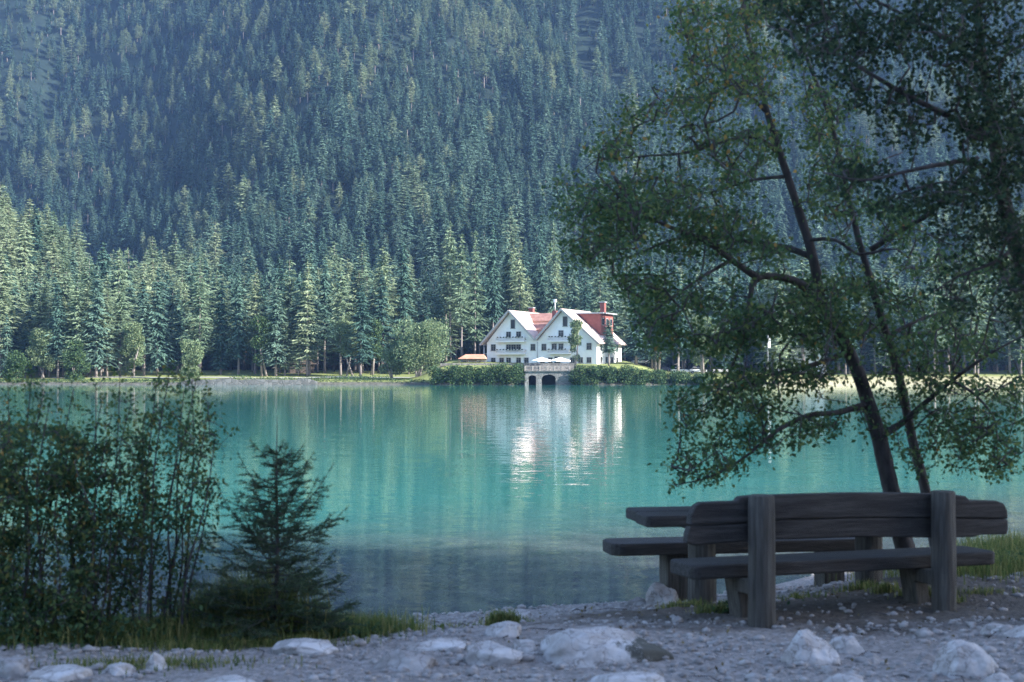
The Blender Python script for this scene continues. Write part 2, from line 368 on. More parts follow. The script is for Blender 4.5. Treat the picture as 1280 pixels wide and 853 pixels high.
floor_ = ramp(n, [(.3, (.012, .020, .018)), (.55, (.018, .030, .024)), (.85, (.032, .05, .034))]); l.new(n1.outputs['Fac'], floor_.inputs[0])
e = ramp(n, [(.45, (0, 0, 0)), (.55, (1, 1, 1))]); l.new(mth('ADD', mth('MULTIPLY', mth('SUBTRACT', sx.outputs[1], 372), .02), n1.outputs['Fac']), e.inputs[0])
col = mixc(e.outputs[0], lawn.outputs[0], floor_.outputs[0])
rk = ramp(n, [(.3, (.04, .042, .034)), (.7, (.13, .125, .11))]); l.new(n2.outputs['Fac'], rk.inputs[0])
e2 = n.new('ShaderNodeMapRange'); e2.inputs[1].default_value = .45; e2.inputs[2].default_value = .15; l.new(sx.outputs[2], e2.inputs[0])
col = mixc(e2.outputs[0], col, rk.outputs[0])
xs_r = n.new('ShaderNodeMapRange'); xs_r.inputs[1].default_value = 52; xs_r.inputs[2].default_value = 64; l.new(sx.outputs[0], xs_r.inputs[0])
zs_r = n.new('ShaderNodeMapRange'); zs_r.inputs[1].default_value = 341; zs_r.inputs[2].default_value = 332; l.new(sx.outputs[1], zs_r.inputs[0])
col = mixc(mth('MULTIPLY', mth('MULTIPLY', xs_r.outputs[0], zs_r.outputs[0]), .8), col, (.33, .30, .19))
l.new(col, b.inputs['Base Color']); b.inputs['Roughness'].default_value = .95; b.inputs['Specular IOR Level'].default_value = .1
M['hill'] = m
xs = axis([(-640, -200, 10), (-200, 200, 2.5), (200, 640, 10)])
ys = axis([(303, 345, .75), (345, 430, 2.5), (430, 1380, 9)])
grid_obj('mountain_terrain', xs, ys, far_z, M['hill'])
FZ = lambda x, y: float(far_z(np.array([x]), np.array([y]))[0])
NZ = lambda x, y: float(near_z(np.array([x]), np.array([y]))[0])

# ------------------------------------------------------------------ quads in bulk
def sprays(C, D, U, L, W, bend=None):
    """quads centred at C, long axis D, side axis U, length L, width W -> V, F"""
    L = np.asarray(L)[:, None] * .5; W = np.asarray(W)[:, None] * .5
    a = C - D * L; q = C + D * L
    V = np.stack([a - U * W * .55, a + U * W * .55, q + U * W * .35, q - U * W * .35], 1)
    V[:, 1] += 0; k = np.arange(len(C)) * 4
    return V.reshape(-1, 3), np.stack([k, k + 1, k + 2, k + 3], 1)
def unit(v): return v / np.maximum(np.linalg.norm(v, axis=-1, keepdims=True), 1e-9)
def leaves(C, size, up=.5, r=rng, lw=.62):
    """rhombic leaves, folded a little"""
    k = len(C); D = unit(r.normal(size=(k, 3)) + np.array([0, 0, -.25])); N = unit(r.normal(size=(k, 3)) + np.array([0, 0, up * 2]))
    U = unit(np.cross(D, N)); N = unit(np.cross(U, D)); s = np.asarray(size)[:, None] * np.ones((k, 1))
    V = np.stack([C, C + D * s * .5 + U * s * lw * .5 + N * s * .12, C + D * s, C + D * s * .5 - U * s * lw * .5 + N * s * .12], 1)
    i = np.arange(k) * 4
    return V.reshape(-1, 3), np.stack([i, i + 1, i + 2, i + 3], 1)

# ------------------------------------------------------------------ conifers (built one unit tall)
def conifer_crown(seed, larch=False, start=.1, rad=.15, whorls=40, per=9, power=.85, sp=9, skew=0):
    r = np.random.default_rng(seed)
    C = []; D = []; L = []; W = []; T = []
    for w in range(whorls):
        t = (w + r.uniform(-.4, .4)) / whorls; t = min(max(t, 0), .995)
        z0 = start + (1 - start) * t
        base = rad * ((1 - t) ** power) * (1 if t > .12 else .65 + 3 * t) + .006
        for k in range(per if t < .85 else per - 3):
            if r.random() < (.22 if larch else .10): continue
            az = r.uniform(0, 2 * math.pi); ln = base * r.uniform(.6, 1.15) * (.55 + .95 * float(vn((math.cos(az) + 1) * 1.3 + (math.sin(az) + 1) * 2.1, t * (7 if larch else 10), seed)))
            d = np.array([math.cos(az), math.sin(az), 0])
            droop = (r.uniform(.05, .35) if larch else r.uniform(.15, .6)) * (1 - .8 * t)
            rise = r.uniform(.0, .25) if larch else r.uniform(-.05, .15)
            m_ = sp if t < .7 else max(3, sp - 3)
            for q in range(m_):
                s = (q + r.uniform(.2, 1)) / m_
                p = d * ln * s + np.array([0, 0, z0 + ln * (rise * s * 1.5 - droop * s * s * 1.1)])
                side = np.cross(d, (0, 0, 1)); off = r.normal() * .17 * ln * (1 - .5 * s)
                p = p + side * off
                dd = d + side * (np.sign(off) * r.uniform(.1, .9)) + np.array([0, 0, -r.uniform(.1, 1.0) * (.7 if larch else 1)])
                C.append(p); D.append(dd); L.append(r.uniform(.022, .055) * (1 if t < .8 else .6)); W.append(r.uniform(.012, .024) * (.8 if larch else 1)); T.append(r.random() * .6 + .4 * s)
    # leading shoot
    for q in range(14):
        z = 1 - .05 * q / 14
        C.append(np.array([0, 0, z])); D.append(np.array([r.normal() * .4, r.normal() * .4, 1.])); L.append(.02); W.append(.006); T.append(.6)
    C = np.array(C); D = unit(np.array(D)); O = C * np.array([1, 1, 0]); O = unit(O) + np.array([0, 0, .55]) + r.normal(size=D.shape) * .38; U = unit(np.cross(D, unit(O)))
    V, F = sprays(C, D, U, L, W)
    return np_mesh('crown', V, F, False, T)
def conifer_trunk(seed, rad=.011):
    r = random.Random(seed); mb = MB(); pts = []; x = y = 0
    for k in range(9):
        pts.append((x, y, -.02 + k * 1.0 / 8)); x += r.uniform(-.003, .003); y += r.uniform(-.003, .003)
    mb.tube(pts, [rad * (1.25 if k == 0 else 1 - .95 * k / 8) for k in range(9)], 7)
    for k in range(10):      # dead stubs below the crown
        z = r.uniform(.06, .35); a = r.uniform(0, 6.28); ln = r.uniform(.015, .05)
        mb.tube([(0, 0, z), (math.cos(a) * ln, math.sin(a) * ln, z - .01)], [rad * .22, rad * .08], 4, False)
    me = bpy.data.meshes.new('trunk'); me.from_pydata(mb.v, [], mb.f); me.polygons.foreach_set('use_smooth', mb.sm); me.update()
    me.materials.append(M['bark_far']); return me
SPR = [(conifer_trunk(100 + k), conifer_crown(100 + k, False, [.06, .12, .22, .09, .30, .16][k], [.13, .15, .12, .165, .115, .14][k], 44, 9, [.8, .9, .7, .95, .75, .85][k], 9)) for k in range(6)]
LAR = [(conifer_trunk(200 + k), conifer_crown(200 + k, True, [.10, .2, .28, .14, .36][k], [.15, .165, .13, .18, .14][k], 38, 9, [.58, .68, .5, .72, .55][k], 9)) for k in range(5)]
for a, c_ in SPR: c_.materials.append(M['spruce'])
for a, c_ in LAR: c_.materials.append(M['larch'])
FIRST = {}
def conifer(kind, k, x, y, h, wid, label, group=None, z=None, rz=None, lean=0):
    src = (SPR if kind == 'spruce' else LAR)
    tr, cr = src[k % len(src)]
    root = empty(kind + '_tree', (x, y, FZ(x, y) if z is None else z), random.uniform(0, 6.28) if rz is None else rz, (h * wid, h * wid, h))
    root.rotation_euler.x = lean
    tag(root, label, 'tree', group)
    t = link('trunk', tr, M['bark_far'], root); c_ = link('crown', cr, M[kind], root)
    FIRST.setdefault((kind, k % len(src)), (t, c_))
    return root
# the lakeside row: px, top row, distance, kind, variant, width factor, what tells it apart
ROW = [
 (8, 392, 335, 'spruce', 0, 1.0, 'dark spruce standing at the left edge of the photo by the lake'),
 (32, 404, 338, 'spruce', 3, 1.0, 'short broad spruce beside the pale trunked spruce near the left edge'),
 (72, 356, 334, 'spruce', 2, 1.1, 'grey green spruce with a pale bare trunk near the left end of the shore'),
 (112, 372, 350, 'spruce', 1, 1.0, 'dark narrow spruce behind the round dark bush at left'),
 (134, 366, 336, 'larch', 2, .95, 'slim larch whose bare trunk stands on the sunlit lawn at left'),
 (150, 361, 338, 'larch', 4, .95, 'taller thin larch next to the slim larch on the left lawn'),
 (180, 372, 340, 'spruce', 4, 1.1, 'low dark spruce at the foot of the tall pointed spruce'),
 (197, 333, 341, 'spruce', 3, 1.15, 'tall pointed spruce rising left of the wide pale larch'),
 (222, 362, 348, 'spruce', 1, 1.0, 'dark spruce in the gap between tall pointed spruce and wide larch'),
 (249, 320, 340, 'larch', 1, 1.15, 'wide pale green larch with a broad rounded top above the shore shrub'),
 (276, 337, 342, 'spruce', 0, 1.0, 'mid green spruce right of the wide pale larch'),
 (298, 336, 340, 'spruce', 5, 1.05, 'dark full spruce above the stone embankment'),
 (319, 343, 343, 'larch', 2, 1.0, 'light green larch with bare lower trunk above the stone embankment'),
 (345, 348, 334, 'spruce', 1, 1.15, 'very dark spruce left of the wooden hut'),
 (362, 322, 346, 'larch', 0, 1.0, 'tall larch with upswept top behind the very dark spruce'),
 (384, 326, 334, 'larch', 3, 1.05, 'large pale larch with drooping boughs and white trunk by the hut'),
 (406, 321, 345, 'spruce', 4, 1.1, 'grey spruce with high crown behind the drooping pale larch'),
 (426, 325, 336, 'larch', 1, 1.0, 'bright pale larch right of the wooden hut'),
 (451, 352, 329, 'spruce', 5, 1.1, 'dark spruce on the sunlit grass left of the round willow'),
 (478, 308, 350, 'larch', 4, 1.25, 'tall pale larch with lumpy crown above the round willow'),
 (505, 303, 352, 'spruce', 2, 1.1, 'tall spruce with hanging twigs right behind the round willow'),
 (533, 318, 356, 'spruce', 0, 1.0, 'dark spruce behind the right half of the round willow'),
 (563, 277, 358, 'larch', 4, 1.0, 'highest sunlit larch left of the hotel with a long bare trunk'),
 (577, 292, 352, 'larch', 2, .95, 'sunlit larch with white bare trunk just left of the hotel annex'),
 (594, 286, 355, 'larch', 3, .85, 'yellowish sunlit larch directly above the hotel annex'),
 (616, 281, 362, 'spruce', 4, 1.0, 'tall spruce behind the left gable of the hotel'),
 (634, 279, 368, 'spruce', 1, .95, 'slender tall spruce above the left chimney of the hotel'),
 (650, 300, 364, 'larch', 0, .9, 'pale larch behind the middle roof of the hotel'),
 (676, 281, 372, 'spruce', 2, .95, 'tall thin spruce behind the roof antenna of the hotel'),
 (692, 276, 375, 'larch', 1, .9, 'tall pale larch behind the right gable of the hotel'),
 (690, 327, 358, 'spruce', 3, .9, 'shorter pointed spruce right behind the hotel ridge'),
 (716, 330, 357, 'spruce', 5, .9, 'dark pointed spruce behind the red dormer of the hotel'),
 (732, 345, 355, 'spruce', 0, .9, 'low dark spruce behind the right chimney of the hotel'),
 (795, 352, 328, 'spruce', 1, 1.25, 'dark broad spruce on the bank just right of the hotel'),
 (815, 318, 342, 'spruce', 3, 1.0, 'tall dark spruce behind the parked cars'),
 (848, 338, 326, 'spruce', 4, 1.2, 'thin trunked spruce standing on the lawn by the parked cars'),
 (906, 330, 340, 'spruce', 0, 1.1, 'dark spruce right of the bright leafy tree beyond the cars'),
 (975, 352, 330, 'larch', 0, .9, 'bright larch seen through the leafy tree beside the white house'),
 (1062, 372, 345, 'spruce', 5, 1.0, 'spruce seen between the two stems of the lakeside tree'),
 (1168, 300, 332, 'larch', 1, .95, 'bright narrow larch seen right of the second stem'),
 (1222, 302, 336, 'larch', 3, .9, 'pale larch near the right edge beyond the lake'),
]
for px, ty, Y, kind, k, wf, lab in ROW:
    x = PX(px, Y); g = FZ(x, Y); h = CAMZ + (HOR - ty) / FPX * Y - g
    wf = wf * min(1.25, 24 / h * 1.05)
    conifer(kind, k, x, Y, h, wf, lab)
# the pine in front of the hotel's right wing
# forest candidates: jittered grid, thinned by noise, kept out of lawns and buildings
cand = []
def keepout(x, y):
    px = 640 + FPX * x / y; t = y - float(far_shore(np.array([x]))[0])
    if t < 14: return True
    if -16 < x < 42 and y < 364: return True
    if 20 < x < 62 and y < 352: return True
    if x >= 52 and t < 26: return True
    if 160 < px < 345 and y < 352: return True
    if 395 < px < 560 and t < 30: return True
    return False
yy = 326.0
while yy < 1330:
    step = 5.8 if yy < 430 else 6.5 + (yy - 430) * .002
    half = .385 * yy + 45
    xx = -half
    while xx < half:
        x = xx + random.uniform(-.45, .45) * step; y = yy + random.uniform(-.45, .45) * step
        xx += step
        cand.append((x, y))
    yy += step
cand = np.array(cand)
cz = far_z(cand[:, 0], cand[:, 1])
dens = fbm((cand[:, 0] + .35 * cand[:, 1]) * .016, cand[:, 1] * .006, 81, 3)
patch = fbm(cand[:, 0] * .02, cand[:, 1] * .012, 91, 3)
pxs = 640 + FPX * cand[:, 0] / cand[:, 1]; pys = HOR - FPX * (cz - CAMZ) / cand[:, 1]
rnd = rng.random(len(cand))
indiv = []; mass = []
for i, (x, y) in enumerate(cand):
    if y < 372 and keepout(x, y): continue
    p = .97 if y < 440 else np.clip((dens[i] - .24) * 6.5, .62, .97)
    # clearings: the meadow under the spur, the bare chute at top centre, the gully at upper left
    if 100 < pxs[i] < 215 and 326 < pys[i] < 385 and y > 415: p *= .10
    if 722 < pxs[i] + (pys[i] - 60) * .10 < 750 and pys[i] < 150 and y > 500: p = .02
    if rnd[i] > p: continue
    spur = x < -100 - .1 * (y - 430) and y < 600
    la = random.random() < (.72 if spur else .62 if y < 372 else np.clip((patch[i] - .45) * 4 + .18, .03, .6))
    if not spur and y > 440 and x < -60 - .1 * y and random.random() < .25: continue
    h = random.gauss(22.0, 4.2) if y < 450 else random.gauss(19.0, 4.6) * (1 - .10 * min(1, (y - 450) / 700))
    if random.random() < .12: h *= .6
    h = max(8, h)
    rec = (x, y, cz[i], h, random.uniform(.95, 1.4) * (1 if y < 440 else 1.12), 'larch' if la else 'spruce')
    vis = -25 < pxs[i] < 1305
    (indiv if vis and len(indiv) < 300 - len(ROW) - 2 and (pxs[i] < 760 or i % 2 == 0 or y < 345) else mass).append(rec)
for x, y, z, h, w, kind in indiv:
    px = 640 + FPX * x / y
    pale = 'pale larch' if kind == 'larch' else 'dark spruce'
    if px < 105: reg = ('in the crowded stand at the left edge behind the first shore trees', 'crowded conifers at the left edge')
    elif px < 470: reg = ('in the close ranks behind the lakeside row left of the willow', 'conifers in close ranks behind the lakeside row')
    elif px < 600: reg = ('in the shadowed wood between the round willow and the hotel', 'conifers between willow and hotel')
    elif px < 790: reg = ('in the forest edge rising behind the hotel', 'conifers behind the hotel')
    else: reg = ('in the far wood seen through the leafy lakeside tree', 'conifers seen through the leafy tree')
    conifer(kind, random.randrange(30), x, y, h, w, pale + ' ' + reg[0], pale + ': ' + reg[1], z)
# young growth between the big trees, thickest where these stand apart
for k in range(9000):
    y = 440 + 860 * random.random() ** .8; x = random.uniform(-.40, .40) * y
    if random.random() < .5 and float(fbm(np.array([(x + .35 * y) * .016]), np.array([y * .006]), 81, 3)[0]) > .42: continue
    if 100 < 640 + FPX * x / y < 215 and y < 560 and random.random() < .7: continue
    mass.append((x, y, FZ(x, y), random.uniform(3.0, 9.0), random.uniform(1.1, 1.9), 'spruce' if random.random() < .7 else 'larch'))
# a mass of trees on the mountain and on the unseen hill added to shade the near shore: one object
for k in range(1500):
    x = random.uniform(31, 128); y = random.uniform(-66, 15 - .42 * x)
    mass.append((x, y, NZ(x, y) - .3, max(8, random.gauss(17, 3)), random.uniform(.85, 1.2), 'spruce' if random.random() < .7 else 'larch'))
for k in range(130):  # unseen trees behind the camera, added to dim the near shore
    x = random.uniform(-70, 30); y = random.uniform(-66, -38)
    mass.append((x, y, NZ(x, y) - .3, max(8, random.gauss(15, 3)), random.uniform(.85, 1.2), 'spruce'))
me = bpy.data.meshes.new('conifer_forest'); me.from_pydata([(r_[0], r_[1], r_[2] - .3) for r_ in mass], [], [])
for nm_, tp, vals in (('scl', 'FLOAT_VECTOR', [c_ for r_ in mass for c_ in (r_[3] * r_[4], r_[3] * r_[4], r_[3])]),
                      ('rot', 'FLOAT_VECTOR', [c_ for r_ in mass for c_ in (0, 0, random.uniform(0, 6.28))]),
                      ('idx', 'INT', [random.randrange(30) for r_ in mass]),
                      ('isl', 'BOOLEAN', [r_[5] == 'larch' for r_ in mass])):
    a = me.attributes.new(nm_, tp, 'POINT'); a.data.foreach_set('vector' if tp == 'FLOAT_VECTOR' else 'value', vals)
forest = bpy.data.objects.new('conifer_forest', me); COL.objects.link(forest)
tag(forest, 'blue green conifer forest covering the steep mountainside beyond the lake, with unseen trees added for shade near the shore', 'forest', kind='stuff')
ng = bpy.data.node_groups.new('forest', 'GeometryNodeTree')
ng.interface.new_socket('Geometry', in_out='INPUT', socket_type='NodeSocketGeometry'); ng.interface.new_socket('Geometry', in_out='OUTPUT', socket_type='NodeSocketGeometry')
N = ng.nodes; K = ng.links; gi = N.new('NodeGroupInput'); go = N.new('NodeGroupOutput')
def attr(nm_, dt):
    a = N.new('GeometryNodeInputNamedAttribute'); a.data_type = dt; a.inputs['Name'].default_value = nm_; return a.outputs['Attribute']
fin = N.new('GeometryNodeJoinGeometry')
for kind in ('spruce', 'larch'):
    jn = N.new('GeometryNodeJoinGeometry')
    for (kk, k), (t, c_) in FIRST.items():
        if kk != kind: continue
        j2 = N.new('GeometryNodeJoinGeometry')
        for ob in (t, c_):
            oi = N.new('GeometryNodeObjectInfo'); oi.inputs['Object'].default_value = ob; oi.transform_space = 'ORIGINAL'; K.new(oi.outputs['Geometry'], j2.inputs[0])
        g2 = N.new('GeometryNodeGeometryToInstance'); K.new(j2.outputs[0], g2.inputs[0]); K.new(g2.outputs[0], jn.inputs[0])
    ip = N.new('GeometryNodeInstanceOnPoints'); ip.inputs['Pick Instance'].default_value = True
    K.new(gi.outputs[0], ip.inputs['Points']); K.new(jn.outputs[0], ip.inputs['Instance'])
    K.new(attr('idx', 'INT'), ip.inputs['Instance Index']); K.new(attr('scl', 'FLOAT_VECTOR'), ip.inputs['Scale']); K.new(attr('rot', 'FLOAT_VECTOR'), ip.inputs['Rotation'])
    sel = attr('isl', 'BOOLEAN')
    if kind == 'spruce':
        nt = N.new('FunctionNodeBooleanMath'); nt.operation = 'NOT'; K.new(sel, nt.inputs[0]); sel = nt.outputs[0]
    K.new(sel, ip.inputs['Selection']); K.new(ip.outputs[0], fin.inputs[0])
K.new(fin.outputs[0], go.inputs[0])
md = forest.modifiers.new('forest', 'NODES'); md.node_group = ng
me.materials.append(M['spruce'])

# ------------------------------------------------------------------ far broadleaf trees and bushes
def leaf_mass(blobs, n, size, seed, stretch=1):
    r = np.random.default_rng(seed); C = []
    wts = np.array([b_[3] ** 2 for b_ in blobs]); wts /= wts.sum()
    for (x, y, z, rr), w in zip(blobs, wts):
        k = int(n * w); d = unit(r.normal(size=(k, 3))); q = rr * (.55 + .5 * r.random(k) ** .6)
        q *= .8 + .4 * vn(d[:, 0] * 3 + x, d[:, 1] * 3 + d[:, 2] * 2.7, seed)
        C.append(np.array([x, y, z]) + d * q[:, None] * np.array([1, 1, .85 * stretch]))
    C = np.concatenate(C); s = size * r.uniform(.6, 1.3, len(C))
    V, F = leaves(C, s, .6, r, .7)
    return np_mesh('foliage', V, F, False, r.random(len(C)))
def broadleaf(name, px, by, ty, w_px, Y, label, mtl, n=2600, blobs=None, stems=3, group=None, seed=1, lf=.5):
    x = PX(px, Y); z = FZ(x, Y); H = CAMZ + (HOR - ty) / FPX * Y - z; w = w_px / FPX * Y / 2
    root = tag(empty(name, (x, Y, z)), label, 'tree' if 'tree' in name else 'bush', group)
    r = random.Random(seed); bl = []
    for k in range(blobs or 9):
        t = r.uniform(.25 if 'tree' in name else -.05, .88); a = r.uniform(0, 6.28); q = w * .62 * math.sqrt(r.random()) * (1 - .5 * abs(t - .45))
        bl.append((q * math.cos(a), q * math.sin(a) * .8, H * t, w * r.uniform(.30, .46)))
    bl += [(0, 0, H * .55, w * .5), (w * .15, 0, H * .84, w * .30)]
    mb = MB()
    for k in range(stems):
        b_ = bl[k]; mb.tube([(r.uniform(-.2, .2) * w, 0, -.2), (b_[0] * .5, b_[1] * .4, H * .3), (b_[0], b_[1], max(b_[2], H * .5))], [.02 * H, .014 * H, .004 * H], 6)
    mb.build('trunk', M['bark_far'], root)
    link('crown', leaf_mass(bl, n, lf, seed), mtl, root)
    return root
broadleaf('willow_tree', 526, 478, 402, 82, 318, 'round pale green willow at the water edge left of the hotel', M['willow'], 15000, blobs=22, stems=4, seed=4, lf=.40)
broadleaf('willow_tree', 490, 478, 424, 40, 320, 'smaller grey green willow leaning on the left of the round willow', M['willow'], 7000, blobs=14, stems=3, seed=9, lf=.36)
broadleaf('bush', 94, 478, 426, 40, 327, 'round dark bush on the waterline near the left edge', M['hedge'], 7000, blobs=14, seed=12, lf=.36)
broadleaf('bush', 20, 478, 440, 46, 328, 'low dark bush at the left end of the far shore', M['hedge'], 6000, blobs=12, seed=13, lf=.36)
broadleaf('bush', 240, 478, 424, 44, 324, 'tall grey green shore shrub below the wide pale larch', M['willow'], 7000, blobs=14, seed=14, lf=.36)
for px, ty, w, Y, mm, lab in ((52, 408, 40, 333, 'willow', 'pale rounded leafy tree among the dark spruces near the left edge'), (165, 398, 36, 335, 'willow', 'light green round topped tree left of the tall pointed spruce'), (330, 388, 40, 334, 'hedge', 'dark round topped leafy tree above the stone embankment'), (437, 396, 42, 333, 'willow', 'light rounded leafy tree right of the wooden hut'), (466, 392, 34, 340, 'hedge', 'dark leafy tree behind the smaller grey green willow')):
    broadleaf('leafy_tree', px, 470, ty, w, Y, lab, M[mm], 7000, blobs=15, stems=2, seed=px, lf=.38)
broadleaf('birch_tree', 719, 458, 394, 22, 318, 'slim yellow green birch in front of the right hotel gable', M['willow'], 4200, blobs=26, stems=1, seed=15, lf=.34)
broadleaf('leafy_tree', 880, 462, 388, 44, 330, 'bright leafy tree on the lawn right of the parked cars', M['willow'], 7000, blobs=14, stems=2, seed=16, lf=.4)
broadleaf('leafy_tree', 822, 465, 372, 62, 329, 'dark leafy tree with forked trunk on the lawn beside the parked cars', M['hedge'], 9000, blobs=16, stems=2, seed=17, lf=.4)
for k, (px, ty, w) in enumerate([(548, 462, 22), (566, 458, 24), (584, 460, 26), (603, 459, 24), (622, 458, 26), (641, 460, 24), (728, 459, 24), (746, 462, 26), (764, 461, 22), (782, 463, 26), (802, 466, 24), (824, 468, 26), (850, 470, 26), (876, 470, 26)]):
    side = 'left' if px < 650 else 'right'
    broadleaf('bush', px, 481, ty - random.uniform(-2, 5), w + random.uniform(8, 20), float(far_shore(np.array([PX(px, 310.)]))[0]) + .9, 'dark green bush on the steep bank %s of the boathouse arches' % side, M['hedge'], 4200, blobs=13, stems=2, group='bushes on the bank %s of the boathouse' % side, seed=30 + k, lf=.32)
# small dark spruce in front of the hotel's right wing
x = PX(761, 316.); g = FZ(x, 316.)
conifer('spruce', 4, x, 316., CAMZ + (HOR - 400) / FPX * 316 - g, 1.75, 'small dark spruce with a bare trunk in front of the sunlit hotel side wall')

# ------------------------------------------------------------------ the hotel (local: x along the facade, y into the depth)
TH = R(25); HY = 338.0; HX = PX(603, HY); HZ = 3.9
hotel = tag(empty('hotel_building', (HX, HY, HZ), -TH), 'white twin gabled hotel with red roof standing on the far lakeshore', 'hotel')
DEP = 15.5
eL, aL, vM, aR, eR = (1.2, 5.9), (7.5, 13.0), (14.3, 6.0), (20.85, 13.1), (29.2, 5.7)
def gable_wall(a, c, d, y0, y1):
    (x0, z0), (x1, z1), (x2, z2) = a, c, d
    mb = MB(); pl = [(x0, -1.0), (x2, -1.0), (x2, z2), (x1, z1 - .15), (x0, z0)]
    k = len(pl); vs = [(x, y0, z) for x, z in pl] + [(x, y1, z) for x, z in pl]
    mb.add(vs, [tuple(range(k)), tuple(range(2 * k - 1, k - 1, -1))] + [(i, i + k, (i + 1) % k + k, (i + 1) % k) for i in range(k)])
    return mb
gable_wall((eL[0], eL[1] - .3), aL, (vM[0], vM[1] - .1), 0, DEP).build('wall', M['white_wall'], hotel)
gable_wall((vM[0] + .003, vM[1] - .1), aR, (eR[0], eR[1] - .1), .004, DEP + .5).build('wall', M['white_wall'], hotel)
def slab(mb, p0, p1, y0, y1, th=.22):
    """a roof plane between section points p0, p1 (x, z), from y0 to y1"""
    dx, dz = p1[0] - p0[0], p1[1] - p0[1]; L_ = math.hypot(dx, dz); nx, nz = -dz / L_ * th, dx / L_ * th
    if nz < 0: nx, nz = -nx, -nz
    vs = [(p0[0], y0, p0[1]), (p1[0], y0, p1[1]), (p1[0] + nx, y0, p1[1] + nz), (p0[0] + nx, y0, p0[1] + nz)]
    vs += [(a, y1, c_) for a, _, c_ in vs]
    mb.add(vs, [(0, 1, 2, 3), (7, 6, 5, 4), (0, 4, 5, 1), (1, 5, 6, 2), (2, 6, 7, 3), (3, 7, 4, 0)])
OV = -1.35
rl = MB(); slab(rl, (.0, 5.0), aL, OV, DEP + .6); slab(rl, aL, (vM[0] + .05, vM[1] + .05), OV, DEP + .6); RL = rl.build('roof', M['tile_pale'], hotel)
rl = MB(); slab(rl, (vM[0] - .1, vM[1] + .1), aR, OV - .05, DEP + 1.0); slab(rl, aR, (30.3, 4.95), OV - .05, DEP + 1.0); RR = rl.build('roof', M['tile_pale'], hotel)
# barge boards on the gable edges
bb = MB()
for p0, p1 in (((.0, 5.0), aL), (aL, vM), (vM, aR), (aR, (30.3, 4.95))):
    dx, dz = p1[0] - p0[0], p1[1] - p0[1]; L_ = math.hypot(dx, dz)
    bb.box(((p0[0] + p1[0]) / 2, OV - .12, (p0[1] + p1[1]) / 2 + .02), (L_, .10, .42), ry=-math.atan2(dz, dx))
M['barge'] = surf('grey barge boards', (.28, .27, .27), (.40, .39, .38), 2, .75)
bb.build('barge_board', M['barge'], hotel)
# red cross roof between the gables
cr = MB(); ys_, ye_ = 1.8, 9.0
cr.add([(aL[0], ys_, 6.3), (aR[0], ys_, 6.3), (aR[0], ye_, 12.75), (aL[0], ye_, 12.75), (aR[0], DEP, 6.5), (aL[0], DEP, 6.5)], [(0, 1, 2, 3), (3, 2, 4, 5)])
cr.build('cross_roof', M['tile_red'], hotel)
sb = MB()
for q in (.33, .66):
    y = ys_ + (ye_ - ys_) * q; z = 6.3 + 6.45 * q
    sb.box((vM[0], y - .05, z + .12), (11, .12, .3))
sb.build('snow_guard', M['tile_orange'], hotel)
# dormers: right one with red cheeks, windows to the right; left one small and red
dm = MB(); dm.add([(22.6, 5, 12.2), (28.2, 5, 12.2), (28.2, 5, 7.2), (22.6, 13, 12.2), (28.2, 13, 12.2), (28.2, 13, 7.2)], [(0, 2, 1), (3, 4, 5), (1, 2, 5, 4), (0, 1, 4, 3)])
D1 = dm.build('dormer', M['red'], hotel)
MB().box((25.6, 9, 12.35), (6.9, 9.2, .26)).build('dormer_roof', M['metal'], D1)
w = MB()
for k in range(3): w.box((28.22, 6.4 + 2.6 * k, 10.4), (.10, 1.5, 1.7))
w.build('dormer_window', M['frame'], D1)
w = MB()
for k in range(3): w.box((28.25, 6.4 + 2.6 * k, 10.4), (.12, 1.2, 1.4))
w.build('pane', M['glass'], D1)
dm = MB(); dm.add([(6.2, 6, 11.4), (1.8, 6, 11.4), (1.8, 6, 7.0), (6.2, 11, 11.4), (1.8, 11, 11.4), (1.8, 11, 7.0)], [(0, 1, 2), (3, 5, 4), (1, 4, 5, 2), (0, 3, 4, 1)])
D2 = dm.build('dormer', M['red'], hotel)
MB().box((3.9, 8.5, 11.53), (5.0, 5.6, .22)).build('dormer_roof', M['tile_red'], D2)
for (cx, cy, z0, z1, par) in ((7.2, 12.5, 12.4, 14.2, RL), (27.6, 8, 11.9, 14.9, RR), (16.4, 5.6, 9.0, 13.1, RR)):
    ch = MB().box((cx, cy, (z0 + z1) / 2), (1.1, 1.1, z1 - z0)).build('chimney', M['red'], par)
MB().box((27.6, 8, 15.02), (1.5, 1.5, .22)).build('chimney_cap', M['metal'], RR)
MB().box((7.2, 12.5, 14.3), (1.4, 1.4, .2)).build('chimney_cap', M['metal'], RL)
MB().tube([(16.4, 5.6, 13.1), (16.4, 5.6, 15.3)], .09, 6).box((16.4, 5.6, 15.5), (.6, .5, .7)).build('antenna', M['fabric'], RR)
# windows
def window(u, z, w, h, y=0., dark=False, side=False):
    fr = MB(); gl = MB()
    def bx(mb, du, dz, ww, hh, out, th):
        if side: mb.box((eR[0] + out, y + du, z + dz), (th, ww, hh))
        else: mb.box((u + du, y - out, z + dz), (ww, th, hh))
    t = .09
    bx(fr, -w / 2, 0, t, h + t, .05, .14); bx(fr, w / 2, 0, t, h + t, .05, .14); bx(fr, 0, h / 2, w - t, t, .05, .14); bx(fr, 0, -h / 2, w + .3, t * 1.2, .08, .22)
    if not dark: bx(fr, 0, 0, t * .8, h - t, .045, .11); bx(fr, 0, h * .18, w - t, t * .6, .04, .10)
    f = fr.build('window', M['frame'], hotel)
    bx(gl, 0, 0, w, h, .012, .05); gl.build('pane', M['glass'], f)
for u, z, w, h in ((8.0, 9.9, 1.05, 2.1), (21.35, 10.3, 1.1, 2.3)): window(u, z, w, h, dark=True)
